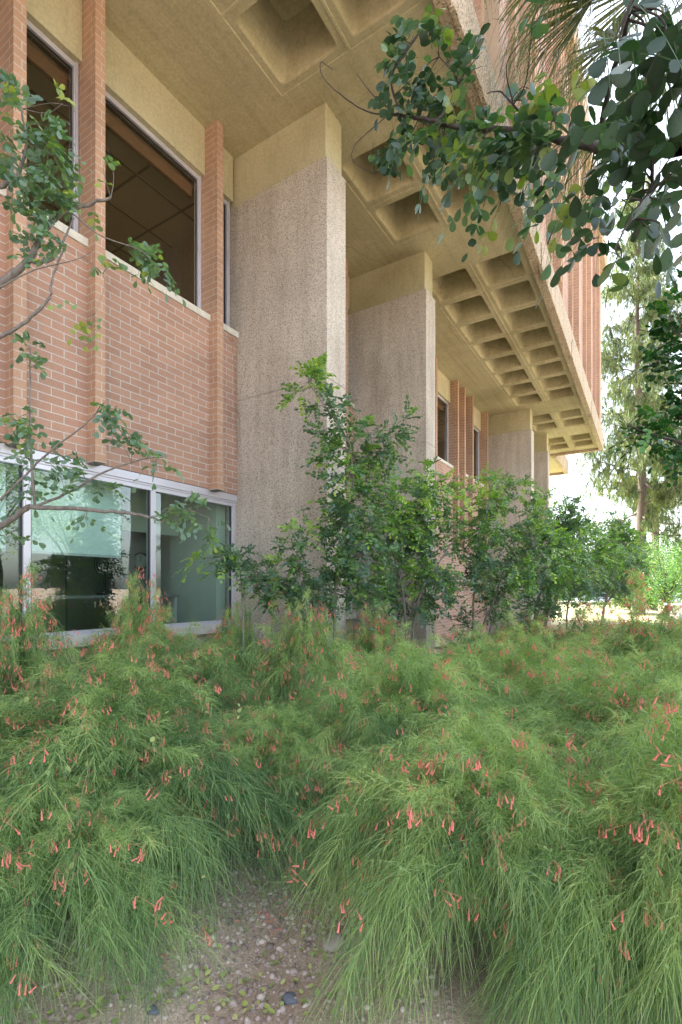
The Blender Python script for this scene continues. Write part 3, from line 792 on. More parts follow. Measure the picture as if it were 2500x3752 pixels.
def fountain(nstem, nnode, nbr, width, k=4, seed=1, Rr=.8, H=1.0, Lm=(.045, .105), skirt=.75, nsub=5, arch=.38):
    global rng
    rng = np.random.default_rng(seed)
    # a few crowns grown together
    sub = np.vstack([[0, 0], np.stack([np.cos(np.arange(nsub)*6.283/nsub+seed), np.sin(np.arange(nsub)*6.283/nsub+seed)], 1)*Rr*rng.uniform(.25, .5, (nsub, 1))])
    hs_ = np.concatenate([[1.0], rng.uniform(.62, .98, nsub)])
    wi = rng.integers(0, nsub+1, nstem)
    ph = rng.uniform(0, 2*math.pi, nstem); rho = np.sqrt(rng.uniform(.0, 1, nstem))
    outw = sub[wi]/max(Rr, .01)
    reach = rho*Rr*.62*rng.uniform(.8, 1.2, nstem)
    h = H*hs_[wi]*(1-.38*rho**2)*rng.uniform(.62, 1.05, nstem)
    up = rng.random(nstem) < .12; h[up] *= 1.12; 
    kk = .5+arch*rho*rng.uniform(.6, 1.1, nstem); kk[up] = .5
    wob = rng.normal(size=(nstem, 2))*.07
    def pos(t):
        rad = reach[:, None]*(.35*t+.65*t**1.7)
        z = h[:, None]*np.sin(math.pi*t*kk[:, None])
        a = ph[:, None]+.5*np.sin(t*2.4+ph[:, None]*5)
        x = np.cos(a)*rad+wob[:, 0:1]*t**2+sub[wi, 0:1]*t**.7; y = np.sin(a)*rad+wob[:, 1:2]*t**2+sub[wi, 1:2]*t**.7
        return np.stack([x, y, np.maximum(z, .01)], -1)
    T = np.linspace(0, 1, 10)[None].repeat(nstem, 0)
    S = pos(T)
    parts = []
    st = rng.uniform(.15, .45, nstem)
    for _ in range(2):
        v, q = ribbons(S, width*1.6, taper=.5); parts.append((v, q, np.repeat(st, 20)))
    t = (np.linspace(.18, 1.0, nnode)[None]+rng.normal(size=(nstem, nnode))*.008).clip(.1, 1)
    p = pos(t); tg = norm(pos((t+.01))-p)
    p = p.reshape(-1, 3).repeat(nbr, 0); tg = tg.reshape(-1, 3).repeat(nbr, 0)
    n = len(p)
    rd = rand_dir(n); rd = norm(rd-(rd*tg).sum(-1, keepdims=True)*tg)
    tN = t.reshape(-1).repeat(nbr)
    rN = np.linalg.norm(p[:, :2], axis=1)/Rr
    d = norm(tg*rng.uniform(.35, 1.1, (n, 1)) + rd*rng.uniform(.45, 1.0, (n, 1)))
    out = norm(p*np.array([1, 1, 0])+1e-6)
    low = np.clip(1.15-p[:, 2]/H*1.5, 0, 1)*np.clip(rN*1.3, 0, 1)
    d = norm(d+out*.06*low[:, None]-np.array([0, 0, .35])*low[:, None])
    L = rng.uniform(Lm[0], Lm[1], n)*(1+1.9*skirt*low)*(1.15-.5*tN*(rN < .6))
    g = rng.uniform(.05, .45, n)+1.0*low
    pts = hang(p, d, L, g, k)
    pts[:, 1:-1] += rng.normal(size=(n, k-2, 3))*.004
    pts[..., 2] = np.maximum(pts[..., 2], .012+rng.random((n, 1))*.05)
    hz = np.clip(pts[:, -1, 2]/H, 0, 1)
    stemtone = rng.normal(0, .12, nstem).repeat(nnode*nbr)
    tone = np.clip(rng.normal(.42, .15, n)+.34*(hz-.45)+stemtone+.12*(tN-.5), 0, 1)  # height term puts the shaded base and bright crest into the strand colour
    v, q = ribbons(pts, rng.uniform(.7, 1.2, n)*width, taper=.6)
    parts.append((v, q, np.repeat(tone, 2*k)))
    nl = n//14; idx = rng.integers(0, n, nl)
    lv, lq, lt = leaves(pts[idx, 1], rand_dir(nl)*.8+np.array([0, 0, .4]), rand_dir(nl)+np.array([0, 0, 1.2]), rng.uniform(.008, .018, nl), leaf_far(.26), rng.uniform(.0, .5, nl))
    V, Q, Tn = join(parts)
    V = np.vstack([V, lv]); Q = np.vstack([Q, lq+len(V)-len(lv)]); Tn = np.concatenate([Tn, lt])
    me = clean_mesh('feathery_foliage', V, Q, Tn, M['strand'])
    nd_ = 2200; i_ = rng.integers(0, n, nd_); w0 = np.sin(p[i_, 0]*9/Rr+seed)*np.sin(p[i_, 1]*8/Rr) > .1; i_ = i_[w0]
    dp = hang(p[i_]*np.array([.97, .97, .96]), norm(d[i_]+out[i_]*.4), L[i_]*1.3, g[i_]+.5, k); dp[..., 2] = np.maximum(dp[..., 2], .02)
    v, q = ribbons(dp, width*.9, taper=.6); dead = clean_mesh('dry_stems', v, q, rng.random(len(v)), M['deadstem'])
    sel = np.where((tN > .5))[0]; sel = rng.choice(sel, 1200, replace=False)
    return me, pts[sel, -1], dead

PROTO = [fountain(600, 32, 9, .00135, seed=11), fountain(600, 32, 9, .00135, seed=23),
         fountain(240, 24, 9, .0023, k=3, seed=31), fountain(240, 24, 9, .0023, k=3, seed=47)]
PROTO.append(fountain(520, 32, 10, .0014, k=3, seed=71, nsub=7, arch=.2, Lm=(.05, .11)))
TALL = [fountain(60, 26, 10, .0022, k=3, seed=59, Rr=.5, H=1.0, Lm=(.04, .10), nsub=2)]
rng = np.random.default_rng(99)

def flower_cluster(seed, n, spread=.04):
    r_ = np.random.default_rng(seed); parts = []
    for k in range(n):
        off = np.array([r_.normal()*spread*.6, r_.normal()*spread*.6, -r_.uniform(.0, spread)-.006])
        d = norm(np.array([r_.normal()*.35, r_.normal()*.35, -1.0])[None])[0]
        L = r_.uniform(.021, .030)
        a = off; v, q = tube([a*0, a*.3, a*.96, a+d*L*.1, a+d*L*.5, a+d*L*.86, a+d*L], [0, .0004, .0005, .0021, .0026, .0031, .0048], 6)
        v[:6] = 0; parts.append((v, q))
    V, Q, T = join(parts)
    # every stalk starts at the same node
    idx = np.arange(len(V)); z = np.where(np.abs(V).sum(1) < 1e-9)[0]; idx[z] = z[0]; Q = idx[Q]
    F = []
    for q in Q:
        u = list(dict.fromkeys(q.tolist()))
        if len(u) >= 3: F.append(u if len(u) == 4 else u+[u[2]])
    used = np.unique(np.array(F)); mp = np.zeros(len(V), int); mp[used] = np.arange(len(used))
    return clean_mesh('coral_flowers', V[used], mp[np.array(F)], T[used], M['flower'], True)
FL = [flower_cluster(k, n) for k, n in enumerate((2, 3, 4, 5, 6, 3))]
FLF = [flower_cluster(k+20, n, .08) for k, n in enumerate((6, 8, 10))]

def coral_bush(x, F, Rr, H, proto, label, ncl, rz, cat='shrub', big=False, bias=None, tall=False):
    c = G(x, F); ncl = int(ncl*(4.5 if big else 11)); H = H*(1.12 if F < 3.0 else 1.2)
    root = thing('coral_fountain_shrub', label, cat, c, rz, 'coral fountain shrubs in front of the building')
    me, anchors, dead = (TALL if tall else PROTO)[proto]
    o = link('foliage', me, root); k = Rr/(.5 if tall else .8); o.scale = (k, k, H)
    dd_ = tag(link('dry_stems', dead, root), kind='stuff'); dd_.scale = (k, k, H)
    A = anchors*np.array([k, k, H])
    # prefer the side seen from the path and the upper half
    ca, sa = math.cos(rz), math.sin(rz)
    wx = A[:, 0]*ca-A[:, 1]*sa; wy = A[:, 0]*sa+A[:, 1]*ca
    toward = -(wx*FW[0]+wy*FW[1])/Rr
    side = (wx*RT[0]+wy*RT[1])/Rr
    sc = toward*.8+A[:, 2]/H*1.1+.9*np.hypot(wx, wy)/Rr+rng.normal(size=len(A))*.3-2.0*(A[:, 2] < .22)
    if bias: sc = sc + bias*side
    # clumps of clusters
    idx = np.argsort(-sc)[:min(max(int(ncl*1.9), 8), 1100)]
    idx = rng.choice(idx, min(ncl, len(idx)), replace=False)
    rest = idx[95:]; idx = idx[:95]
    if len(rest):
        vv = []; ff = []; b0 = 0
        for i in rest:
            me_ = (FLF if big else FL)[rng.integers(0, 3 if big else 6)]
            co = np.empty(len(me_.vertices)*3, dtype=np.float32); me_.vertices.foreach_get('co', co); co = co.reshape(-1, 3)
            a_ = rng.uniform(0, 6.28); co = np.stack([co[:, 0]*math.cos(a_)-co[:, 1]*math.sin(a_), co[:, 0]*math.sin(a_)+co[:, 1]*math.cos(a_), co[:, 2]], 1)
            vv.append(co*1.0+A[i]*np.array([1.05, 1.05, 1.03])); fl_ = [tuple(p_.vertices) for p_ in me_.polygons]; ff += [[c_+b0 for c_ in (t_ if len(t_) == 4 else t_+(t_[2],))] for t_ in fl_]; b0 += len(co)
        vv = np.vstack(vv); tag(link('flower_cluster', clean_mesh('coral_flowers', vv, np.array(ff), np.full(len(vv), .5), M['flower'], True), root), kind='stuff')
    for i in idx:
        me_ = (FLF if big else FL)[rng.integers(0, 3 if big else 6)]
        f = link('flower_cluster', me_, root, A[i]*np.array([1.07, 1.07, 1.03]), rng.uniform(0, 6.28)); f.scale = (rng.uniform(.85, 1.05),)*3
        f.rotation_euler = (rng.normal()*.3, rng.normal()*.3, rng.uniform(0, 6.28))
    return root

B = [ # x, F, R, H, proto, label, clusters, rz
 (440, 2.64, 1.12, .88, 0, 'large feathery shrub in the left foreground whose stems pour down onto the gravel', 70, .3, {}),
 (-60, 2.55, .62, .78, 1, 'grey-green drooping shrub cut by the left edge in front of the window sill', 16, 1.1, {}),
 (110, 2.0, .76, .54, 1, 'low trailing shrub in the bottom left corner beside the gravel', 10, 2.3, {}),
 (620, 3.75, .78, .93, 4, 'feathery shrub with coral blooms directly behind the large left foreground mound', 60, 2.0, {}),
 (90, 3.15, .58, 1.26, 2, 'tall wispy shrub with coral flowers against the left lower window pane', 40, .9, {}),
 (500, 4.1, .55, 1.26, 3, 'wispy flowering shrub under the mullion of the lower windows', 44, .2, {}),
 (850, 4.6, .52, 1.02, 2, 'soft green shrub at the foot of the near pier by the window corner', 16, 1.7, {}),
 (1120, 4.15, .70, 1.16, 3, 'bright green rounded shrub in front of the near pebbled pier', 36, 2.6, {}),
 (1400, 5.2, .60, 1.02, 2, 'thin flowering shrub in front of the second pebbled pier', 46, .6, {}),
 (1480, 3.15, .84, .90, 4, 'pale green plume-like shrub in the middle right of the path', 26, 1.4, {}),
 (1060, 2.95, .72, .62, 1, 'dark low shrub closing the far end of the gravel path', 10, .8, {}),
 (1810, 2.05, .80, .78, 1, 'large drooping shrub in the right foreground edging the gravel path', 24, .5, {}),
 (2530, 1.65, .72, .86, 0, 'dense trailing shrub filling the bottom right corner', 26, 2.9, {}),
 (2350, 2.85, .88, .92, 4, 'broad shrub right of centre with scattered coral tubes on its crown', 60, 1.9, {}),
 (1900, 3.75, .80, .93, 4, 'wide airy shrub behind the right foreground mound and below the leafy bushes', 34, 2.2, {}),
 (2620, 3.9, .90, 1.08, 4, 'flower-laden shrub cut by the right edge at mid height', 70, .1, {}),
 (2150, 5.2, .95, 1.0, 2, 'shrub crowded with coral flowers in front of the sunlit lawn', 60, 1.2, {'big': True}),
 (1740, 5.6, .80, .82, 3, 'low green shrub at the foot of the multi-stemmed leafy bush', 22, 2.7, {}),
 (2500, 6.1, .95, 1.02, 3, 'shrub with coral flowers at the right edge below the parked cars', 50, .4, {'big': True}),
 (1930, 7.6, .95, .88, 2, 'distant flowering shrub in front of the third pier', 40, 1.5, {'big': True}),
 (2340, 4.3, .62, 1.28, 0, 'upright dark green shrub standing above the flowers near the right edge', 10, 1.0, {'tall': True}),
]
for x, F, r_, H, pr, lab, nc, rz, kw in B:
    coral_bush(x, F, r_, H, pr, lab, nc, rz, **kw)
# two thin upright sprays
coral_bush(905, 4.1, .20, 1.22, 0, 'single dark upright spray at the corner of the near pier', 0, .3, tall=True)

# ---------------------------------------------------------------- leafy shrubs and trees
def compound(pos, dirs, L, npair, ls, tmpl, droop=.3, tone=None, spread=60, jit=.18, drop=0.06):
    """pinnate leaves: pos (N,3), dirs (N,3), L (N,) rachis length"""
    N = len(pos); dirs = norm(dirs)
    up = np.array([0, 0, 1.0])+rng.normal(size=(N, 3))*.35
    side = norm(np.cross(dirs, up)); nz = norm(np.cross(side, dirs))
    k = 5; rp = hang(pos, dirs, L, np.full(N, droop), k)
    rv, rq = ribbons(rp, .0018, side=nz, taper=.6)
    if tone is None: tone = rng.random(N)
    parts = [(rv, rq, np.repeat(tone*.3+.55, 2*k))]
    Ps = []; Ds = []; Ns = []; Ss = []; Ts = []
    for i in range(npair+1):
        s = .22+.78*i/npair
        p = pos+dirs*(L*s)[:, None]+np.array([0, 0, -1.0])*(droop*L*s*s)[:, None]
        tg = norm(dirs+np.array([0, 0, -1.0])*(2*droop*s))
        for sg in ((-1, 1) if i < npair else (0,)):
            if sg == 0: d = tg
            else:
                a = math.radians(spread); d = tg*math.cos(a)+side*sg*math.sin(a)
            d = norm(d+rng.normal(size=(N, 3))*jit+np.array([0, 0, -.12]))
            keep = rng.random(N) > drop
            Ps.append(p[keep]); Ds.append(d[keep]); Ns.append((nz+rng.normal(size=(N, 3))*jit*1.6)[keep])
            Ss.append((np.broadcast_to(ls, (N,))*rng.uniform(.75, 1.15, N)*(1 if i < npair else 1.1))[keep]); Ts.append(np.clip(tone+rng.normal(size=N)*.10, 0, 1)[keep])
    lv = leaves(np.vstack(Ps), np.vstack(Ds), np.vstack(Ns), np.concatenate(Ss), tmpl, np.concatenate(Ts))
    parts.append(lv)
    return parts

def clump_shrub(name, label, cat, base, limbs, clumps, leafmat, barkmat, lsize=.026, npair=5, L=.13, tmpl=None, group=None, droop=.3, drop=.06, twigr=.0035, spread=60, dens=1.0, grow=1.0, tsd=.22):
    """limbs: list of (points, r0, r1) world; clumps: (centre, radius, n, tonebias)"""
    root = thing(name, label, cat, base, 0, group)
    base = np.asarray(base, float); tmpl = tmpl or leaf_far(.3)
    allp = []; parts = []
    for pts, r0, r1 in limbs:
        pth = smooth_path(pts, 6, r1*.5); parts.append(tube(pth-base, np.linspace(r0, r1, len(pth)), 8)); allp.append(pth)
    allp = np.vstack(allp)
    lparts = []
    for c, r_, n, tb in clumps:
        c = np.asarray(c, float)
        d = np.linalg.norm(allp-c, axis=1); a = allp[np.argmin(d+.0)]
        rr = np.broadcast_to(np.asarray(r_, float)*grow, (3,))
        n = int(n*dens); ntw = max(2, n//7)
        for _ in range(ntw):
            e = c+rand_dir(1)[0]*rr*rng.uniform(.35, 1.0)
            mid = (a+e)/2+rng.normal(size=3)*.12*np.linalg.norm(e-a)+np.array([0, 0, .05*np.linalg.norm(e-a)])
            pth = smooth_path([a, mid, e], 5)
            parts.append(tube(pth-base, np.linspace(twigr, twigr*.35, len(pth)), 5))
            m = max(1, int(round(n/ntw)))
            s = rng.integers(len(pth)//3, len(pth), m)
            p = pth[s]+rng.normal(size=(m, 3))*.01
            dr = norm(e-a)*.6+rand_dir(m)*.8+np.array([0, 0, .15])
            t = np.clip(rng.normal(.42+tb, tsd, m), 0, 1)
            lparts += compound(p-base, dr, L*rng.uniform(.7, 1.2, m), npair, lsize, tmpl, droop, t, spread, drop=drop)
    V, Q, T = join(parts); link('limbs', clean_mesh('limbs', V, Q, T, barkmat, True), root)
    V, Q, T = join(lparts); link('foliage', clean_mesh('foliage', V, Q, T, leafmat), root)
    return root

def C(x, y, F, r_, n, tb=0.0): return (P(x, y, F), np.full(3, r_/FPX*F), n, tb)

# spindly shrub reaching up the first pier
F0 = 4.35
clump_shrub('laurel_shrub', 'tall spindly leafy shrub reaching up the corner of the near pier', 'shrub', G(1235, F0),
 [([G(1235, F0), P(1225, 2250, F0), P(1250, 2050, F0), P(1290, 1800, F0), P(1275, 1620, F0), P(1200, 1500, F0), P(1130, 1400, F0)], .016, .004),
  ([P(1275, 1750, F0), P(1370, 1640, F0+.1), P(1470, 1540, F0+.15)], .008, .003),
  ([P(1230, 2150, F0), P(1330, 1980, F0-.05), P(1400, 1850, F0)], .009, .003)],
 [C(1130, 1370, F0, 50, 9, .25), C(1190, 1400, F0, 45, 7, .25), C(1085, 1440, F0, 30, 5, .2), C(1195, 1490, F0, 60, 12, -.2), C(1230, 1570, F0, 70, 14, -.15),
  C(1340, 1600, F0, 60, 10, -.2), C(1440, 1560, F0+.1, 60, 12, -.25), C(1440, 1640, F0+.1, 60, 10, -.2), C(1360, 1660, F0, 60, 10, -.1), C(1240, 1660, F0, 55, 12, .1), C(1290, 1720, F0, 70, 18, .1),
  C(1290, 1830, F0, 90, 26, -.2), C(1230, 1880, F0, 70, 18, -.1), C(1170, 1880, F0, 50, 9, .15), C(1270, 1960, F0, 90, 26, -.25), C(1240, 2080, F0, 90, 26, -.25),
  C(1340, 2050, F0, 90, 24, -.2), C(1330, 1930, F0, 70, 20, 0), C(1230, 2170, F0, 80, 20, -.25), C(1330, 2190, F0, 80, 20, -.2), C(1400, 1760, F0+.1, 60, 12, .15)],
 M['laurel'], M['bark_grey'], .042, 5, .165, group='leafy shrubs by the piers', dens=2.6, grow=1.55)

# low bush left of it
F1 = 4.15
clump_shrub('laurel_shrub', 'small dark bush in front of the near pier below the spindly shrub', 'shrub', G(1110, F1),
 [([G(1110, F1), P(1110, 2230, F1), P(1090, 2100, F1), P(1090, 1960, F1)], .012, .003), ([P(1110, 2240, F1), P(1020, 2180, F1), P(960, 2120, F1)], .007, .003), ([P(1110, 2250, F1), P(1060, 2190, F1)], .008, .004)],
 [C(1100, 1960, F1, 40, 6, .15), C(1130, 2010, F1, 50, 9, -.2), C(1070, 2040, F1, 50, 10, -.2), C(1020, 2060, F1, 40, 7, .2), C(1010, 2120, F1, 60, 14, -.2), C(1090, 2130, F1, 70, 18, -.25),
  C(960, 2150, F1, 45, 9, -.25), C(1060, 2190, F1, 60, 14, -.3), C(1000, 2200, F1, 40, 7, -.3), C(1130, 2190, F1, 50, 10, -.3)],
 M['laurel'], M['bark_grey'], .036, 5, .14, group='leafy shrubs by the piers', dens=2.3, grow=1.15)
F1 = 4.0
clump_shrub('laurel_shrub', 'grey-leaved low bush overlapping the window corner', 'shrub', G(900, F1),
 [([G(900, F1), P(890, 2260, F1), P(880, 2100, F1), P(860, 2040, F1)], .010, .003), ([P(890, 2200, F1), P(960, 2120, F1)], .006, .003)],
 [C(850, 2030, F1, 45, 8, -.1), C(900, 2050, F1, 50, 10, -.25), C(940, 2090, F1, 50, 10, -.3), C(870, 2100, F1, 45, 8, -.3), C(930, 2150, F1, 35, 6, -.3), C(720, 2075, F1-.1, 40, 6, .3), C(760, 2100, F1-.1, 30, 4, .2)],
 M['laurel'], M['bark_grey'], .036, 5, .14, group='leafy shrubs by the piers', dens=2.3, grow=1.15)

# big multi-stemmed bush before the second pier
F2 = 5.6
def jc(cs, F, dF): return [C(x, y, F+rng.uniform(-dF, dF), r_, n, tb) for x, y, r_, n, tb in cs]
clump_shrub('laurel_shrub', 'broad leafy shrub spreading in front of the second pier', 'shrub', G(1500, F2),
 [([G(1500, F2), P(1480, 2200, F2), P(1440, 2000, F2), P(1420, 1850, F2)], .018, .005), ([G(1510, F2), P(1520, 2250, F2), P(1600, 2080, F2), P(1680, 1950, F2)], .018, .005), ([P(1500, 2330, F2), P(1540, 2000, F2+.2), P(1560, 1760, F2+.2)], .012, .004)],
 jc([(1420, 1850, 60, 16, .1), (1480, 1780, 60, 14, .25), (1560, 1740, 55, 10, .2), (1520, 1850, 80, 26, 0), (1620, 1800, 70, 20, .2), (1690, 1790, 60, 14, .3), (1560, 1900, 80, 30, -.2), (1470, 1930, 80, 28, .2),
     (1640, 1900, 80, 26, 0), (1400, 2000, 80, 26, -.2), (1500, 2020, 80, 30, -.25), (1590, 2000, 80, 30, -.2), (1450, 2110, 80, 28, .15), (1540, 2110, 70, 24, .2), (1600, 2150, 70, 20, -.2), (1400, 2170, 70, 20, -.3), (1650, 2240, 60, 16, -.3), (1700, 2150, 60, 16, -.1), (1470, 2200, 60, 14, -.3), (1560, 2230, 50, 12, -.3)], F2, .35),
 M['laurel'], M['bark_grey'], .042, 5, .165, group='leafy shrubs by the piers', dens=2.6, grow=1.55)

F3 = 6.6
clump_shrub('laurel_shrub', 'thick leafy shrub with several leaning stems between the second and third piers', 'shrub', G(1760, F3),
 [([G(1750, F3), P(1760, 2330, F3), P(1810, 2200, F3), P(1860, 2050, F3)], .026, .008), ([G(1770, F3), P(1790, 2340, F3), P(1830, 2200, F3), P(1950, 2000, F3)], .022, .006), ([G(1740, F3), P(1735, 2300, F3), P(1740, 2150, F3), P(1770, 1980, F3), P(1800, 1800, F3)], .018, .005)],
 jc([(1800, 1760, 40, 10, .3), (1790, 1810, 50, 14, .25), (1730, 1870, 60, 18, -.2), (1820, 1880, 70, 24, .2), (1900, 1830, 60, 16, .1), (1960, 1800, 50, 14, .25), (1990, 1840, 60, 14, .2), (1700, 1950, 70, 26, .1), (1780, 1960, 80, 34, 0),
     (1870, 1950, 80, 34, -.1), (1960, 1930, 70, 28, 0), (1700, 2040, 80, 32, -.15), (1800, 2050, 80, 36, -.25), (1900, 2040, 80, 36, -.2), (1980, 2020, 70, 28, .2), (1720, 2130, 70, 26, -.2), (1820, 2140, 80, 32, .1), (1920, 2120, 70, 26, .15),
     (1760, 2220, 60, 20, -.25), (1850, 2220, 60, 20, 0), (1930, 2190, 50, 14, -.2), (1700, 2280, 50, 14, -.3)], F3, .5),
 M['laurel'], M['bark_grey'], .042, 5, .165, group='leafy shrubs by the piers', dens=2.6, grow=1.55)

F6 = 7.6
clump_shrub('laurel_shrub', 'bushy leafy shrub filling the gap in front of the third pier down to the flowers', 'shrub', G(1960, F6),
 [([G(1950, F6), P(1960, 2270, F6), P(1990, 2120, F6), P(2020, 1960, F6)], .03, .008), ([G(1970, F6), P(2010, 2250, F6), P(2070, 2140, F6)], .02, .006)],
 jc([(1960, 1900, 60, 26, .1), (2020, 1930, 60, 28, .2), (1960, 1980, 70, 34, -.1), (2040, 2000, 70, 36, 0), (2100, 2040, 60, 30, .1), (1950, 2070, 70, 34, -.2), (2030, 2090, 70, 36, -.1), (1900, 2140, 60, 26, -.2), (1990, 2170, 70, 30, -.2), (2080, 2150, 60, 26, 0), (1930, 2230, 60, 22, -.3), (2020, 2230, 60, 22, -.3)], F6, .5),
 M['laurel'], M['bark_grey'], .042, 5, .165, group='leafy shrubs by the piers', dens=2.5, grow=1.6)

F4 = 9.0
clump_shrub('laurel_shrub', 'rounded leafy shrub rising beside the third pier against the sky', 'shrub', G(2010, F4),
 [([G(2005, F4), P(2000, 2250, F4), P(2040, 2100, F4), P(2080, 1950, F4)], .03, .008), ([G(2090, F4), P(2080, 2230, F4), P(2130, 2080, F4)], .025, .008)],
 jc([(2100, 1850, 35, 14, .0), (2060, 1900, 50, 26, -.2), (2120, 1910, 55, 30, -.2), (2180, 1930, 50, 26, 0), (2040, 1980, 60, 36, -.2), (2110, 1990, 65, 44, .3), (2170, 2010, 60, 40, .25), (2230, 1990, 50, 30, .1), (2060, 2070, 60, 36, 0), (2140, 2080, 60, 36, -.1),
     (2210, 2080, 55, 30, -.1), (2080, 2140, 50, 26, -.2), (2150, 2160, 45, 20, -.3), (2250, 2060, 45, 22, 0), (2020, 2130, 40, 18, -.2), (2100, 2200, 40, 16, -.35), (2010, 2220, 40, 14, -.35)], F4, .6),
 M['laurel'], M['bark_grey'], .045, 5, .18, group='leafy shrubs by the piers', dens=3.6, grow=1.5)
F5 = 13.0
clump_shrub('laurel_shrub', 'farthest of the leafy shrubs, low branches over the sunlit lawn', 'shrub', G(2220, F5),
 [([G(2200, F5), P(2220, 2200, F5), P(2260, 2080, F5), P(2290, 1980, F5)], .04, .01), ([P(2210, 2230, F5), P(2270, 2150, F5), P(2320, 2090, F5)], .03, .01)],
 jc([(2250, 1940, 40, 26, 0), (2300, 1960, 45, 30, .1), (2220, 1990, 45, 34, .1), (2280, 2020, 55, 44, 0), (2340, 2030, 45, 30, .1), (2230, 2060, 50, 36, 0), (2300, 2090, 50, 36, -.1), (2360, 2100, 40, 22, 0), (2260, 2140, 45, 24, -.3), (2320, 2150, 40, 20, -.3), (2200, 2180, 40, 18, -.35)], F5, .8),
 M['laurel'], M['bark_grey'], .052, 5, .2, group='leafy shrubs by the piers', dens=5.5, grow=1.5)

# ---------------------------------------------------------------- overhanging trees
NEAR = leaf_near(.33)
def D(pts, F):      # photo pixels (1568 wide) and depth(s)
    out = []
    for k, p in enumerate(pts):
        f = F[k] if isinstance(F, (list, tuple)) else F
        out.append(P(p[0]*1.5944, p[1]*1.5944, f))
    return out
def CD(x, y, F, r_, n, tb=0.0): return (P(x*1.5944, y*1.5944, F), np.full(3, r_*1.5944/FPX*F), n, tb)

tr0 = np.array([1.25, .55, 0])
main = D([(1568, 338), (1450, 342), (1400, 335), (1330, 332), (1250, 310), (1180, 300), (1080, 295), (1000, 280), (930, 265), (885, 262)], [.72, .85, .9, 1.0, 1.08, 1.15, 1.25, 1.35, 1.42, 1.48])
limbs = [([tr0, tr0+np.array([.02, .02, .9]), tr0+np.array([-.15, .05, 1.6]), tr0+np.array([-.55, .12, 2.05]), main[0]], .075, .014), (main, .011, .0035),
         (D([(885, 262), (850, 258), (800, 230), (745, 180), (738, 143), (765, 160)], 1.5), .0022, .0008),
         (D([(890, 245), (860, 220), (835, 190), (820, 168)], 1.48), .0018, .0007),
         (D([(885, 270), (850, 300), (815, 335), (812, 370), (850, 395), (868, 398)], 1.5), .0015, .0007),
         (D([(920, 265), (900, 180), (940, 110), (975, 60), (985, 90), (1010, 105)], 1.42), .0035, .0012),
         (D([(1000, 280), (1045, 230), (1050, 180), (1010, 130)], 1.35), .0035, .0012),
         (D([(1250, 310), (1180, 240), (1150, 210), (1120, 215)], 1.1), .003, .001),
         (D([(1380, 335), (1400, 200), (1440, 60), (1460, -40)], [.9, .75, .65, .6]), .005, .002),
         (D([(1480, 342), (1500, 420), (1450, 500), (1420, 560)], [.8, .72, .7, .68]), .003, .001)]
cl = [CD(975, 50, 1.42, 6, 1, .5), CD(940, 95, 1.42, 30, 6), CD(970, 120, 1.42, 40, 8), CD(920, 150, 1.42, 30, 6), CD(965, 180, 1.4, 45, 12), CD(1010, 110, 1.36, 30, 5), CD(1050, 130, 1.36, 30, 4), CD(1110, 150, 1.3, 25, 3, -.1), CD(1060, 180, 1.35, 30, 5),
      CD(930, 220, 1.42, 45, 11), CD(990, 220, 1.38, 50, 12), CD(1040, 240, 1.35, 40, 8), CD(900, 280, 1.45, 35, 8), CD(950, 300, 1.4, 50, 12), CD(870, 350, 1.48, 25, 5), CD(1010, 320, 1.35, 50, 12), CD(985, 385, 1.38, 35, 5, .2), CD(1060, 320, 1.3, 50, 12),
      CD(1090, 380, 1.25, 50, 11), CD(1130, 310, 1.2, 50, 12), CD(1120, 440, 1.22, 40, 7), CD(1150, 490, 1.22, 30, 4, .3), CD(1180, 350, 1.15, 50, 12), CD(1200, 290, 1.12, 45, 10), CD(1190, 420, 1.15, 35, 6), CD(1250, 350, 1.08, 50, 12), CD(1300, 330, 1.05, 45, 9),
      CD(1240, 260, 1.1, 45, 6, .2), CD(1200, 220, 1.12, 35, 3, .4), CD(1300, 250, 1.05, 40, 5, .3), CD(1260, 420, 1.05, 40, 6, .2), CD(1310, 440, 1.0, 40, 6, .2), CD(1340, 500, .98, 40, 6, .1), CD(1380, 480, .9, 40, 5), CD(1400, 400, .85, 50, 5), CD(1400, 530, .85, 45, 5),
      CD(1440, 300, .72, 70, 4, -0.43), CD(1500, 350, .7, 70, 4, -0.43), CD(1480, 430, .72, 60, 3, -0.28), CD(1540, 440, .7, 50, 2, -0.28), CD(1450, 480, .72, 50, 2, -0.18), CD(1510, 540, .7, 50, 2, -0.18), CD(1420, 590, .66, 25, 2, -0.18), CD(1550, 350, .66, 60, 3, -0.38),  # strongly lowered tones put the backlit darkness of the near leaves into colour
      CD(1430, 100, .68, 50, 3, -0.43), CD(1450, 60, .6, 80, 3, -0.63), CD(1520, 60, .62, 80, 4, -0.38), CD(1460, 160, .62, 80, 4, -0.43), CD(1530, 180, .64, 70, 4, -0.38), CD(1500, 260, .66, 70, 4, -0.43), CD(1560, 100, .66, 60, 2, -0.28), CD(1240, 20, .9, 30, 2, -.1)]
clump_shrub('overhanging_tree', 'round-leaved tree reaching in from the right with a long dark branch across the overhang', 'tree', tr0, limbs, cl, M['round'], M['bark_dark'], .029, 3, .085, NEAR, group=None, droop=.55, drop=.16, twigr=.0016, spread=58, dens=.86, grow=1.0, tsd=.3)

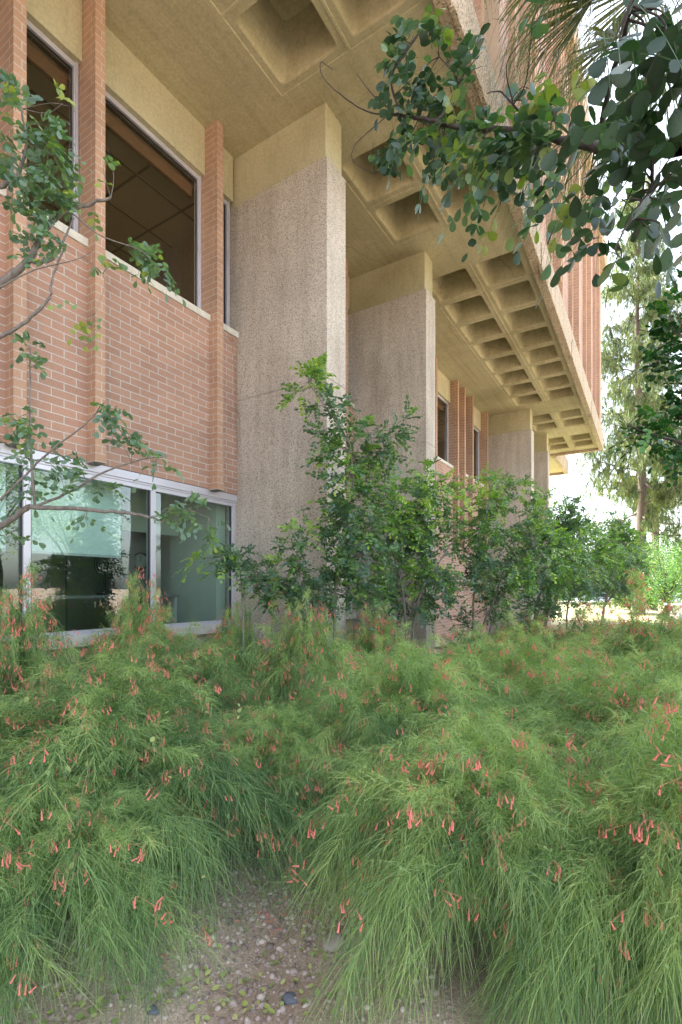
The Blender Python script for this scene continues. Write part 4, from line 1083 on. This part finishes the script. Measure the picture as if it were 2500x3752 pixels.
tl0 = np.array([-2.35, .05, 0])
limbs = [([tl0, tl0+np.array([.0, .02, .8]), P(-260, 1900, 1.95)], .05, .03),
         ([P(-260, 1900, 1.95), *D([(-40, 1225), (0, 1210), (60, 1170), (80, 1165), (200, 1172), (300, 1180), (350, 1190), (375, 1200)], 1.95)], .016, .003),
         ([P(-260, 1900, 1.95), P(-320, 1500, 1.95), *D([(-60, 700), (0, 650), (60, 600), (110, 520), (160, 485), (255, 455)], 1.9)], .022, .005),
         (D([(60, 600), (95, 602), (125, 590), (150, 545), (170, 500)], 1.9), .007, .003),
         ([P(-320, 1500, 1.95), *D([(-30, 800), (0, 775), (50, 745), (110, 690), (120, 640), (150, 560)], 1.85)], .010, .003),
         ([P(-320, 1500, 1.95), *D([(-40, 450), (0, 430), (40, 400), (60, 330), (50, 250)], 1.8)], .012, .003),
         (D([(0, 660), (80, 620), (170, 598), (210, 580)], 1.8), .003, .001),
         (D([(80, 1165), (72, 1050), (68, 930), (70, 800)], 1.95), .006, .002),
         (D([(0, 1150), (60, 1090), (110, 1040), (190, 980), (240, 925)], 1.9), .005, .002),
         (D([(80, 1165), (160, 1130), (240, 1085), (330, 1055), (375, 1050)], 1.95), .006, .002),
         (D([(350, 1190), (420, 1170), (480, 1190)], 1.97), .0025, .001),
         (D([(190, 590), (240, 640), (220, 720)], 1.9), .0015, .0006), (D([(160, 485), (230, 540), (330, 580), (370, 640)], 1.9), .003, .001)]
cl = [CD(60, 215, 1.8, 25, 4), CD(30, 260, 1.8, 35, 6), CD(80, 280, 1.8, 40, 8), CD(150, 235, 1.8, 15, 1, .5), CD(40, 350, 1.8, 40, 8), CD(130, 310, 1.8, 40, 9), CD(155, 370, 1.85, 35, 7, .1), CD(100, 400, 1.8, 50, 10), CD(30, 430, 1.8, 40, 7), CD(110, 470, 1.85, 50, 9), CD(60, 510, 1.85, 40, 7),
      CD(145, 440, 1.85, 35, 5, .1), CD(60, 570, 1.85, 40, 5), CD(120, 560, 1.85, 40, 5), CD(200, 480, 1.9, 35, 3, .2), CD(240, 345, 1.85, 12, 1, .5), CD(280, 560, 1.9, 35, 5, .2), CD(330, 580, 1.9, 30, 6), CD(355, 610, 1.9, 25, 6), CD(260, 620, 1.9, 30, 3, .3), CD(205, 720, 1.9, 25, 2, .5),
      CD(75, 800, 1.95, 22, 4, -.1), CD(85, 840, 1.95, 25, 3), CD(40, 960, 1.95, 40, 6), CD(90, 990, 1.95, 40, 6), CD(10, 1040, 1.95, 40, 6), CD(130, 1030, 1.95, 40, 6), CD(180, 1080, 1.95, 40, 7), CD(255, 960, 1.9, 30, 5), CD(280, 1000, 1.9, 30, 5, -.1), CD(240, 940, 1.9, 25, 4), CD(330, 1050, 1.95, 40, 6),
      CD(365, 1070, 1.95, 20, 3), CD(140, 1120, 1.95, 40, 6), CD(70, 1100, 1.95, 40, 5), CD(200, 1210, 1.95, 25, 3), CD(20, 1250, 1.95, 30, 3, .1), CD(400, 1200, 1.97, 30, 5, .1), CD(450, 1180, 1.97, 35, 7, .1), CD(490, 1215, 1.97, 28, 5, .1), CD(230, 1130, 1.95, 30, 3)]
clump_shrub('overhanging_tree', 'sparse pale-leaved tree reaching in from the left over the windows', 'tree', tl0, limbs, cl, M['round_pale'], M['bark_grey'], .027, 3, .08, NEAR, droop=.5, drop=.12, twigr=.0015, spread=58, dens=1.6)

# dense glossy tree at the right edge
tg0 = G(2950, 2.9)
cl = [CD(1560, 700, 2.7, 50, 14), CD(1510, 700, 2.7, 30, 7, .2), CD(1530, 750, 2.7, 50, 16, -.1), CD(1570, 790, 2.75, 50, 16), CD(1520, 800, 2.7, 40, 10), CD(1550, 850, 2.75, 50, 16, -.1), CD(1590, 880, 2.75, 50, 14), CD(1530, 900, 2.7, 45, 12, -.1), CD(1560, 940, 2.7, 45, 14, -.1), CD(1590, 990, 2.75, 50, 14),
      CD(1600, 740, 2.75, 50, 12), CD(1450, 975, 2.5, 30, 5, .3), CD(1480, 980, 2.5, 35, 7, .3), CD(1470, 1020, 2.5, 35, 6, .1), CD(1520, 1000, 2.55, 40, 8), CD(1540, 1050, 2.6, 40, 7), CD(1580, 1060, 2.6, 40, 7), CD(1500, 1040, 2.5, 30, 5)]
clump_shrub('laurel_tree', 'dense glossy dark green tree cut by the right edge of the view', 'tree', tg0,
 [([tg0, P(2950, 2000, 2.9), P(2800, 1600, 2.85), P(2650, 1350, 2.8), P(2520, 1250, 2.75)], .06, .012), ([P(2850, 1720, 2.85), P(2600, 1650, 2.7), P(2420, 1600, 2.55), P(2300, 1560, 2.5)], .016, .004)],
 cl, M['laurel_dark'], M['bark_dark'], .034, 4, .12, NEAR, droop=.3, twigr=.003)

# ---------------------------------------------------------------- fan palm
pc = P(2780, -120, 5.2)
palm = thing('fan_palm', 'fan palm whose hanging fronds show in the upper right corner', 'palm', (pc[0], pc[1], 0))
base = np.array([pc[0], pc[1], 0])
pth = np.array([[0, 0, 0], [.03, 0, 2.0], [0, .02, 4.5], [0, 0, pc[2]+.3]]); v, q = tube(smooth_path(pth, 6), np.linspace(.26, .2, 19), 14)
link('trunk', clean_mesh('trunk', v, q, np.full(len(v), .5), M['bark_grey'], True), palm)
def frond(tip_hub, seglen, nseg=46, fan=150, seed=0):
    r_ = np.random.default_rng(seed)
    parts = []
    h = np.asarray(tip_hub)-base; c0 = pc-base
    mid = (h+c0)/2+np.array([0, 0, .22]); pt = smooth_path([c0, mid, h], 6); parts.append((*tube(pt, np.linspace(.022, .012, len(pt)), 6), None))
    ax = norm((h-mid)[None])[0]; side = norm(np.cross(ax, [0, 0, 1.0])[None])[0]; nz = np.cross(side, ax)
    k = 9
    ang = np.radians(np.linspace(-fan/2, fan/2, nseg)+r_.normal(size=nseg)*1.5)
    d = ax*np.cos(ang)[:, None]+side*np.sin(ang)[:, None]+nz*(.15*np.cos(ang*2))[:, None]
    L = seglen*(.75+.35*np.cos(ang))*r_.uniform(.9, 1.1, nseg)
    s = np.linspace(0, 1, k)
    # the outer half of each segment splits and hangs
    pts = np.zeros((nseg, k, 3)); cur = np.repeat(h[None], nseg, 0).copy(); dd = d.copy(); pts[:, 0] = cur
    for i in range(1, k):
        pull = .0 if i < 4 else (.42 if i < 6 else .75)
        dd = norm(dd+np.array([0, 0, -1.0])*pull*r_.uniform(.7, 1.3, (nseg, 1))+r_.normal(size=(nseg, 3))*.03)
        cur = cur+dd*(L/(k-1))[:, None]; pts[:, i] = cur
    wd = np.array([.25, .75, 1.0, .85, .55, .35, .25, .16, .08])*.032
    for sg in (-1, 1):
        sd = norm(np.cross(pts[:, 2]-pts[:, 0], np.broadcast_to(nz, (nseg, 3))))
        a = pts+nz*.001; b = pts+sg*sd[:, None, :]*wd[None, :, None]*.5+nz*(wd[None, :, None]*.22)
        V = np.stack([a, b], 2).reshape(-1, 3); bi = (np.arange(nseg)*k*2)[:, None]+(np.arange(k-1)*2)[None]
        Q = np.stack([bi, bi+1, bi+3, bi+2], -1).reshape(-1, 4)
        tn = np.clip(r_.normal(.38, .2, nseg), 0, 1)
        parts.append((V, Q, np.repeat(tn, 2*k)))
    # threads
    n2 = nseg*6; i0 = r_.integers(0, nseg, n2); kk = r_.integers(3, 8, n2); p0 = pts[i0, kk]
    th = hang(p0, norm(d[i0]*.4+r_.normal(size=(n2, 3))*.3+np.array([0, 0, -.6])), r_.uniform(.15, .5, n2), np.full(n2, .8), 4)
    v, q = ribbons(th, .005); parts.append((v, q, np.repeat(r_.uniform(.1, .85, n2), 8)))
    V, Q, T = join(parts)
    link('frond', clean_mesh('frond', V, Q, T, M['palm']), palm)
for k, (x, y, F, L) in enumerate(((2260, 140, 4.6, 1.45), (2180, -10, 4.9, 1.45), (2330, 330, 4.4, 1.3), (2380, -60, 5.0, 1.5), (2100, -160, 5.2, 1.4), (2420, 250, 5.3, 1.3), (2270, -220, 4.7, 1.5), (2560, 80, 4.6, 1.2))):
    frond(P(x, y, F), L, seed=k+3)
for k, a in enumerate((0.3, 1.2, -.6, -1.5)):
    frond(pc+np.array([.9*math.cos(a), .9*math.sin(a), .3]), 1.2, seed=k+30)

# ---------------------------------------------------------------- pines and background
def pine(x, F, H, label, seed, spread=1.0, ntuft=2400, r0=.24, low=.16):
    global rng
    rng = np.random.default_rng(seed)
    b_ = G(x, F); b_[2] = float(ground_z(b_[0], b_[1]))
    root = thing('pine_tree', label, 'tree', b_, 0, 'tall pines beyond the building')
    tp = smooth_path([[0, 0, -.05], [.1, 0, H*.3], [-.1, .1, H*.6], [0, 0, H]], 8, .02)
    rad = np.linspace(1, .12, len(tp))*r0
    parts = [(*tube(tp, rad, 10), None)]
    nl = 74; P0 = []; 
    for i in range(nl):
        t = low+(1-low)*(i+rng.random())/nl; c = np.array([np.interp(t*H, tp[:, 2], tp[:, j]) for j in range(3)])
        a = i*2.4+rng.normal()*.3; Lb = spread*(2.9*(1-t)**.75+.5)*rng.uniform(.7, 1.15)
        if t < low+.1: Lb *= .75
        d = np.array([math.cos(a), math.sin(a), 0]); dz = rng.uniform(-.35, .15)
        pp = smooth_path([c, c+d*Lb*.4+np.array([0, 0, dz*Lb]), c+d*Lb*.8+np.array([0, 0, (dz*1.4+.05)*Lb]), c+d*Lb+np.array([0, 0, (dz*1.2+.1)*Lb])], 5, .02)
        parts.append((*tube(pp, np.linspace(.05, .012, len(pp))*(1.3-t), 5), None))
        m = int(ntuft/nl*Lb/2.0)
        s = rng.uniform(.3, 1, m); idx = (s*(len(pp)-1)).astype(int)
        P0.append(pp[idx]+rng.normal(size=(m, 3))*np.array([.30, .30, .34])*(.5+.4*Lb)*s[:, None])
    P0 = np.vstack(P0); n = len(P0); nn = 12
    V, Q, T = join(parts); link('trunk', clean_mesh('trunk', V, Q, T, M['bark'], True), root)
    p = P0.repeat(nn, 0); d = norm(rng.normal(size=(n, 3))*.6+np.array([0, 0, -.35])).repeat(nn, 0)+rand_dir(n*nn)*.55
    pts = hang(p, norm(d), rng.uniform(.16, .30, n*nn), np.full(n*nn, .9), 4)
    v, q = ribbons(pts, .022, taper=.5)
    tone = np.clip(np.repeat(rng.normal(.5, .25, n), nn), 0, 1)
    link('crown', clean_mesh('crown', v, q, np.repeat(tone, 8), M['pine']), root)
pine(2345, 24, 21, 'tall sunlit pine with a bare dark lower trunk right of the building corner', 5, 1.0, 6500, .26, .20)
pine(2395, 29, 21, 'second pine partly behind the glossy tree at the right edge', 8, .9, 5000, .24, .24)

def round_tree(x, F, H, Rr, label, seed, mat='far', n=9000, ls=.10, name='broadleaf_tree', trunk=.12, group='trees and bushes beyond the lawn', cat='tree', zc=None, base=None):
    global rng
    rng = np.random.default_rng(seed)
    b_ = G(x, F) if base is None else np.array(base, float); b_[2] = float(ground_z(b_[0], b_[1]))
    root = thing(name, label, cat, b_, 0, group)
    zc = zc or H*.62; hz = H-zc
    nb = 16; cs = rand_dir(nb)*np.array([Rr, Rr, hz])*.62*rng.uniform(.5, 1.05, (nb, 1))+np.array([0, 0, zc])
    parts = [(*tube(smooth_path([[0, 0, -.05], [.05, .03, zc*.5], [0, 0, zc]], 5), np.linspace(trunk, trunk*.5, 11), 8), None)]
    for c in cs: parts.append((*tube(smooth_path([[0, 0, zc*.35], c*.5+np.array([0, 0, zc*.25]), c], 4), np.linspace(trunk*.4, trunk*.1, 9), 5), None))
    V, Q, T = join(parts); link('trunk', clean_mesh('trunk', V, Q, T, M['bark'], True), root)
    w_ = rng.integers(0, nb, n); rr = rng.uniform(.25, .5, nb)
    p = cs[w_]+rand_dir(n)*(rng.random((n, 1))**.45)*rr[w_][:, None]*np.array([Rr, Rr, hz])*1.05
    p[:, 2] = np.maximum(p[:, 2], .05)
    d = rand_dir(n)+np.array([0, 0, -.2]); tone = np.clip(rng.normal(.5, .22, n)+(rng.random(nb)[w_]-.5)*.35, 0, 1)
    v, q, t = leaves(p, d, rand_dir(n)+np.array([0, 0, .8]), rng.uniform(.7, 1.3, n)*ls, leaf_far(.28), tone)
    link('crown', clean_mesh('crown', v, q, t, M[mat]), root)
bgs = [
 (2030, 46, 3.6, 2.4, 'sunlit low bush far behind the last pier', 'far', .13),
 (2090, 66, 6.5, 4.0, 'hazy green tree beyond the road left of the pine', 'laurel', .16),
 (2180, 62, 7.5, 4.4, 'yellow-green tree beyond the road just left of the pine trunk', 'far', .14),
 (2270, 66, 8.0, 4.6, 'pale tree behind the lower pine foliage', 'far', .16),
 (2330, 25.5, 2.3, 1.9, 'bright yellow-green bush at the foot of the pine', 'far', .07),
 (2370, 62, 8.5, 4.6, 'feathery tree behind the parked cars', 'far', .14),
 (2440, 22, 4.0, 1.9, 'open-branched green tree at the right edge behind the concrete table', 'laurel', .055),
 (2500, 60, 9.5, 5.2, 'large green tree at the far right beyond the road', 'laurel', .14),
 (2460, 70, 4.0, 3.5, 'sunlit hedge-like tree beyond the white car', 'far', .16),
 (2150, 75, 5.0, 4.5, 'distant pale treetop on the horizon beside the piers', 'far', .2),
 (2600, 55, 7.0, 4.0, 'spreading tree past the right edge of the road', 'laurel', .15),
 (1960, 70, 5.5, 4.0, 'distant tree mostly hidden behind the last pier', 'laurel', .2),
]
for k, (x, F, H, r_, lab, mt, ls) in enumerate(bgs):
    round_tree(x, F, H, r_, lab, 100+k, mt, 13000, ls*1.25, zc=H*.5, trunk=.06+.02*r_)
# trees across the garden, seen in the window reflections
for k, (bx, by, H, r_) in enumerate(((9.5, 3.5, 5.5, 2.2), (13, 8.5, 8.5, 3.4), (11, -2.0, 6.5, 2.8), (16, 14.0, 7.5, 3.2), (15, 2.5, 4.5, 3.0))):
    round_tree(0, 0, H, r_, ['round green tree across the garden opposite the lower windows', 'tall green tree across the garden opposite the second pier', 'green tree across the garden behind the camera', 'green tree across the garden beyond the palm', 'low tree across the garden opposite the near window'][k], 300+k, 'laurel', 7000, .09, trunk=.14, base=(bx, by, 0), group='trees across the garden')
rng = np.random.default_rng(1234)

# low wall, concrete table, cars, far house
def rotz_for_view(): return PAN
wl = thing('low_wall', 'low white wall between the dry lawn and the parked cars', 'wall', G(2260, 40), PAN)
q = MB(); q.box((-16, -.12, -.1), (16, .12, .22)); q.build('wall_body', M['lintel'], wl); q = MB(); q.box((-16.1, -.17, .22), (16.1, .17, .29)); 
M['white'] = mat_plain('white_paint', (.80, .80, .78), .7, 0, .05, 3)
q.build('wall_cap', M['white'], wl, bevel=.01)
tb = thing('concrete_table', 'white concrete slab table on two legs at the right edge of the lawn', 'table', G(2560, 18.9), PAN)
q = MB(); q.box((-1.05, -.4, .68), (1.05, .4, .76)); q.build('table_top', M['white'], tb, bevel=.01)
for sx in (-.93, .83):
    q = MB(); q.box((sx, -.3, 0), (sx+.09, .3, .68)); q.build('leg', M['white'], tb, bevel=.01)
hs_ = thing('tan_house', 'low tan building with a brown roof behind the far trees', 'house', G(2420, 95), PAN)
q = MB(); q.box((-14, 0, -.7), (14, 9, 2.9)); q.build('wall', M['tan'], hs_)
q = MB(); q.poly([(-14.6, -.6, 2.9), (14.6, -.6, 2.9), (14.6, 4.5, 4.6), (-14.6, 4.5, 4.6)]); q.poly([(14.6, 9.6, 2.9), (-14.6, 9.6, 2.9), (-14.6, 4.5, 4.6), (14.6, 4.5, 4.6)])
q.poly([(-14.6, -.6, 2.8), (-14.6, 9.6, 2.8), (14.6, 9.6, 2.8), (14.6, -.6, 2.8)]); q.poly([(-14.6, -.6, 2.8), (14.6, -.6, 2.8), (14.6, -.6, 2.9), (-14.6, -.6, 2.9)])
q.poly([(-14.6, -.6, 2.9), (-14.6, 4.5, 4.6), (-14.6, 9.6, 2.9)]); q.poly([(14.6, -.6, 2.9), (14.6, 9.6, 2.9), (14.6, 4.5, 4.6)]); q.build('roof', M['bark'], hs_)
for sx in (-10, -5, 0, 5, 10):
    q = MB(); q.box((sx, -.03, .6), (sx+1.6, .0, 1.9), skip='+y'); q.build('window', M['black'], hs_)

def car(x, F, colour, label, rz):
    b_ = G(x, F); b_[2] = float(ground_z(b_[0], b_[1]))+.01
    root = thing('parked_car', label, 'car', b_, PAN+rz, 'cars parked beyond the low wall')
    pm = mat_plain('car_paint_'+label.split()[0], colour, .25, .2, .02, 2); pm.node_tree.nodes['Principled BSDF'].inputs['Coat Weight'].default_value = .6
    prof = [(-2.2, .35), (-2.25, .62), (-2.1, .86), (-1.35, .98), (-.75, 1.40), (-.1, 1.47), (.8, 1.42), (1.5, 1.05), (2.1, .95), (2.25, .70), (2.2, .35)]
    def body(prof_, w0, w1, mat, name, zc=.95):
        mb = MB(); n = len(prof_)
        def wy(z): return w0 if z < zc else w0+(w1-w0)*(z-zc)/.5
        for i in range(n-1):
            (x0, z0), (x1, z1) = prof_[i], prof_[i+1]; mb.poly([(x0, -wy(z0), z0), (x0, wy(z0), z0), (x1, wy(z1), z1), (x1, -wy(z1), z1)])
        lo = [(p[0], p[1]) for p in prof_]
        for s_ in (-1, 1):
            cx = (lo[0][0]+lo[-1][0])/2
            for i in range(n-1):
                (x0, z0), (x1, z1) = lo[i], lo[i+1]
                t = [(x0, s_*wy(z0), z0), (x1, s_*wy(z1), z1), (x1, s_*wy(.35), .35), (x0, s_*wy(.35), .35)]
                mb.poly(t if s_ < 0 else t[::-1])
        mb.poly([(-2.2, .9, .35), (-2.2, -.9, .35), (2.2, -.9, .35), (2.2, .9, .35)])
        return mb.build(name, mat, root, weld=True, bevel=.03)
    body(prof, .88, .66, pm, 'body')
    M.setdefault('carglass', mat_plain('car_glass', (.03, .04, .05), .06))
    for s_ in (-1, 1):
        g = MB()
        for (x0, x1, x2, x3) in ((-1.15, -.68, -.12, -.12), (-.04, -.04, .74, 1.3)):
            t = [(x0, s_*.885, .99), (x3, s_*.885, .99), (x2, s_*.705, 1.37), (x1, s_*.705, 1.36)]; g.poly(t if s_ < 0 else t[::-1])
        g.build('side_window', M['carglass'], root)
    g = MB(); g.poly([(-1.36, -.78, 1.005), (-1.36, .78, 1.005), (-.80, .64, 1.385), (-.80, -.64, 1.385)][::-1]); g.build('windscreen', M['carglass'], root)
    g = MB(); g.poly([(1.50, -.76, 1.075), (1.50, .76, 1.075), (.86, .64, 1.42), (.86, -.64, 1.42)]); g.build('rear_window', M['carglass'], root)
    for sx in (-1.4, 1.35):
        for s_ in (-1, 1):
            v, q_ = tube([(sx, s_*.68, .32), (sx, s_*.70, .32), (sx, s_*.88, .32), (sx, s_*.905, .32), (sx, s_*.905, .32)], [.01, .32, .32, .28, .01], 18)
            wh = link('wheel', clean_mesh('wheel', v, q_, np.full(len(v), .5), M['black'], False), root)
            v, q_ = tube([(sx, s_*.90, .32), (sx, s_*.915, .32), (sx, s_*.915, .32)], [.2, .19, .01], 14); link('rim', clean_mesh('rim', v, q_, np.full(len(v), .5), M['alu']), wh)
    for s_ in (-1, 1):
        g = MB(); g.box((-2.262, s_*.62-.14, .66), (-2.2, s_*.62+.14, .78)); g.build('headlight', M['white'], root, bevel=.02)
        g = MB(); g.box((2.19, s_*.66-.12, .72), (2.255, s_*.66+.12, .86)); g.build('tail_light', M['flower'], root, bevel=.02)
car(2345, 54, (.30, .38, .36), 'grey-green car parked behind the low wall below the far trees', 0.1)
car(2500, 52, (.78, .79, .80), 'white car parked at the right edge behind the low wall', -.05)
car(2180, 56, (.55, .56, .60), 'silver car glimpsed through the farthest leafy shrub', .05)

# ---------------------------------------------------------------- gravel, stones, litter
M['gravel'] = mat_leaf('gravel_stone', [(0, (.24, .18, .165)), (.4, (.42, .32, .28)), (.8, (.55, .44, .38)), (1, (.66, .56, .48))], .9, 0)
def ico():
    import bmesh
    bm = bmesh.new(); bmesh.ops.create_icosphere(bm, subdivisions=1, radius=1); v = np.array([x.co[:] for x in bm.verts]); f = np.array([[q.index for q in p.verts] for p in bm.faces]); bm.free(); return v, f
IV, IF = ico()
n = 11000
Fr = rng.uniform(1.42, 3.0, n); Rr_ = rng.uniform(-1.35, .35, n)
px, py = FW[0]*Fr+RT[0]*Rr_, FW[1]*Fr+RT[1]*Rr_
clus = np.sin(px*4.3+1.1*np.sin(py*5.1))+np.sin(py*3.9+2.0*np.sin(px*3.3)); keep = rng.random(n) < .35+.3*(clus > -.2)+.35*(clus > .7)
px, py = px[keep], py[keep]; n = len(px)
sz = .0034+.0125*rng.random(n)**4.2; 
near = np.exp(-((px+.9)**2+(py-1.8)**2)/9); pz = near*.018*(np.sin(px*5.1+1.3*np.sin(py*3.7))+np.sin(py*6.3+1.7*np.sin(px*4.1)))
sc = sz[:, None]*rng.uniform(.65, 1.4, (n, 3)); sc[:, 2] *= .7
v = IV[None]*(1+rng.uniform(-.28, .28, (n, 12, 1)))*sc[:, None, :]
an = rng.uniform(0, 6.28, n); ca, sa = np.cos(an)[:, None], np.sin(an)[:, None]
v = np.stack([v[..., 0]*ca-v[..., 1]*sa, v[..., 0]*sa+v[..., 1]*ca, v[..., 2]], -1)+np.stack([px, py, pz+sz*.15], -1)[:, None, :]
f = (np.arange(n)*12)[:, None, None]+IF[None]; f = f.reshape(-1, 3); f4 = np.concatenate([f, f[:, 2:3]], 1)
tag(link('gravel', clean_mesh('gravel', v.reshape(-1, 3), f4, rng.random(n).repeat(12), M['gravel'])), kind='stuff')

def gz(x, y):
    near = math.exp(-((x+.9)**2+(y-1.8)**2)/9); return near*.018*(math.sin(x*5.1+1.3*math.sin(y*3.7))+math.sin(y*6.3+1.7*math.sin(x*4.1)))
def on_ground(x, y):   # photo pixel on the ground -> world
    F = EYE*FPX/(y-2155); p = G(x, F); p[2] = gz(p[0], p[1]); return p
M['slate'] = mat_plain('slate_stone', (.13, .14, .17), .8, 0, .25, 60); M['palestone'] = mat_plain('pale_stone', (.40, .33, .29), .9, 0, .2, 50)
for x, y, r_, mt, lab in ((1065, 3665, .026, 'slate', 'flat dark slate stone on the gravel near the bottom edge'), (563, 3708, .018, 'slate', 'small dark blue stone in the gravel at the bottom left'),
                          (1228, 3455, .045, 'palestone', 'rounded brown-grey stone half covered at the right side of the gravel'), (20, 3160, .05, 'palestone', 'pale rock at the left edge beneath the drooping stems'),
                          (640, 3640, .017, 'palestone', 'pinkish angular stone left of the slate stone')):
    import bmesh
    bm = bmesh.new(); bmesh.ops.create_icosphere(bm, subdivisions=3, radius=1)
    for vv in bm.verts:
        k = 1+.16*math.sin(vv.co.x*3+x)+.12*math.sin(vv.co.y*4+y)+.06*math.sin(vv.co.z*7+vv.co.x*5); vv.co *= k; vv.co.z *= .5
        vv.co *= r_
    me = bpy.data.meshes.new('stone'); bm.to_mesh(me); bm.free(); me.materials.append(M[mt]); me.polygons.foreach_set('use_smooth', [True]*len(me.polygons))
    p = on_ground(x, y); p[2] += r_*.18
    tag(link('stone', me, None, p), lab, 'stone')

# fallen leaves, individual objects that share a few meshes
LM = []
for k in range(6):
    cup = rng.uniform(-.25, .3); tv, tf = leaf_near(rng.uniform(.30, .42), rng.uniform(0, .2)); tv = tv.copy(); tv[:, 2] += cup*(tv[:, 0]-.5)**2+rng.uniform(-.3, .4)*tv[:, 1]**2+.02
    tv[:, :2] -= (.5, 0)
    mt = M['fallen'] if k < 5 else M['dryleaf']
    me = clean_mesh('fallen_leaf', tv, np.array(tf), np.full(len(tv), [.1, .5, .8, .3, 1.0, .5][k]), mt, True); LM.append(me)
def where_(x, y):
    if y > 3600: return 'near the bottom edge of the photo' if x > 600 else 'in the bottom left corner'
    if y > 3450: return 'between the slate stone and the left shrub' if x < 1000 else 'beside the rounded brown-grey stone'
    return 'in the middle of the gravel path' if y > 3330 else 'at the far end of the gravel path'
def litter(p, s, label, group, tilt=.25):
    k = int(rng.integers(0, 60)); me = LM[5] if k == 0 else LM[k % 5]
    o = link('fallen_leaf', me, None, p); o.scale = (s, s, s); o.rotation_euler = (rng.normal()*tilt, rng.normal()*tilt, rng.uniform(0, 6.28))
    tag(o, label, 'leaf', group)
cnt = 0
while cnt < 150:
    x, y = rng.uniform(150, 1480), rng.uniform(3160, 3752)
    if y < 3160+.35*abs(x-1000)+ (400 if x < 600 else 0)*.6: continue
    if x < 620 and y < 3560: continue
    p = on_ground(x, y); p[2] += .010
    litter(p, rng.uniform(.016, .028), 'yellow-green leaflet on the gravel '+where_(x, y), 'fallen leaflets on the gravel'); cnt += 1
for _ in range(60):
    x, y = rng.uniform(0, 900), rng.uniform(3580, 3752); p = on_ground(x, y); p[2] += .012
    litter(p, rng.uniform(.018, .032), 'yellow-green leaflet on the gravel '+where_(x, y), 'fallen leaflets on the gravel')
# leaflets caught on the left foreground shrub and others: dropped on their outer surface
def shrub_surface(cx, F, Rr, H, a, u):
    c = G(cx, F); rr = Rr*.88*math.sqrt(u); z = H*(1-.42*u)*(.93 if u < .4 else .93-.75*(u-.4))
    return c+np.array([rr*math.cos(a), rr*math.sin(a), max(z, .05)])
for _ in range(110):
    cx, F, Rr, H = ((490, 2.62, 1.16, .95), (490, 2.62, 1.16, .95), (490, 2.62, 1.16, .95), (620, 3.75, .78, .93), (1500, 3.25, .8, .88), (1900, 2.05, .74, .74), (-60, 2.55, .62, .78))[rng.integers(0, 7)]
    a = math.atan2(-FW[1], -FW[0])+rng.uniform(-1.5, 1.5)
    p = shrub_surface(cx, F, Rr, H, a, rng.uniform(.15, 1.0))
    nm = {490: 'the large left foreground shrub', 620: 'the shrub behind the left mound', 1500: 'the plume-like middle shrub', 1900: 'the right foreground shrub', -60: 'the shrub cut by the left edge'}[cx]
    litter(p, rng.uniform(.018, .030), 'pale leaflet caught in the '+('upper' if p[2] > .55 else 'lower')+' stems of '+nm, 'leaflets caught on the shrubs', .5)
# dropped coral flowers on the gravel
for x, y in ((990, 3345), (985, 3320), (1000, 3350), (960, 3435), (1035, 3380), (870, 3400), (700, 3440), (610, 3560), (1010, 3290), (1140, 3380)):
    p = on_ground(x, y); p[2] += .006
    o = link('fallen_flower', FL[0], None, p); o.rotation_euler = (1.5, 0, rng.uniform(0, 6.28)); tag(o, 'coral tube flower dropped on the gravel beside the left foreground shrub', 'flower', 'dropped coral flowers')
# dry twigs on the ground
tl = ['thin dry twig lying across the gravel below the slate stone', 'bent dry twig on the gravel near the shrub edge', 'curved dry stalk across the middle of the gravel', 'short dry stick at the bottom of the gravel']
for k, pts in enumerate(([(800, 3620), (850, 3640), (885, 3660)], [(1020, 3450), (1060, 3420), (1100, 3400)], [(940, 3520), (1000, 3460), (1080, 3410)], [(760, 3700), (790, 3730), (830, 3750)])):
    w3 = [on_ground(*p)+np.array([0, 0, .008+.004*i]) for i, p in enumerate(pts)]; b0 = w3[0]
    v, q_ = tube(smooth_path([p-b0 for p in w3], 5, .001), np.linspace(.003, .0012, 11), 6)
    tag(link('dry_twig', clean_mesh('dry_twig', v, q_, np.full(len(v), .5), M['dry'], True), None, b0), tl[k], 'twig')
# long dead stalks arching over the right shrubs
for k, (pts, lab) in enumerate((([(1745, 2790), (1735, 2850), (1750, 2910), (1790, 2960), (1830, 3000)], 'pale dead stalk arching over the airy shrub right of centre'), ([(2130, 3180), (2200, 3140), (2215, 3150), (2195, 3210), (2200, 3320)], 'hooked dead stalk hanging in the right foreground shrub'), ([(2010, 2960), (2040, 3000), (2060, 3060), (2058, 3140)], 'thin dead stalk among the broad right-hand shrub'))):
    Fd = (2.45, 1.55, 1.9)[k]
    w3 = [P(x, y, Fd+.03*i) for i, (x, y) in enumerate(pts)]; b0 = w3[0]
    pth = smooth_path([p-b0 for p in w3], 6, .0005); v, q_ = tube(pth, np.linspace(.0016, .0009, len(pth)), 5)
    tag(link('dead_stalk', clean_mesh('dead_stalk', v, q_, np.full(len(v), .5), M['dry'], True), None, b0), lab, 'stalk')
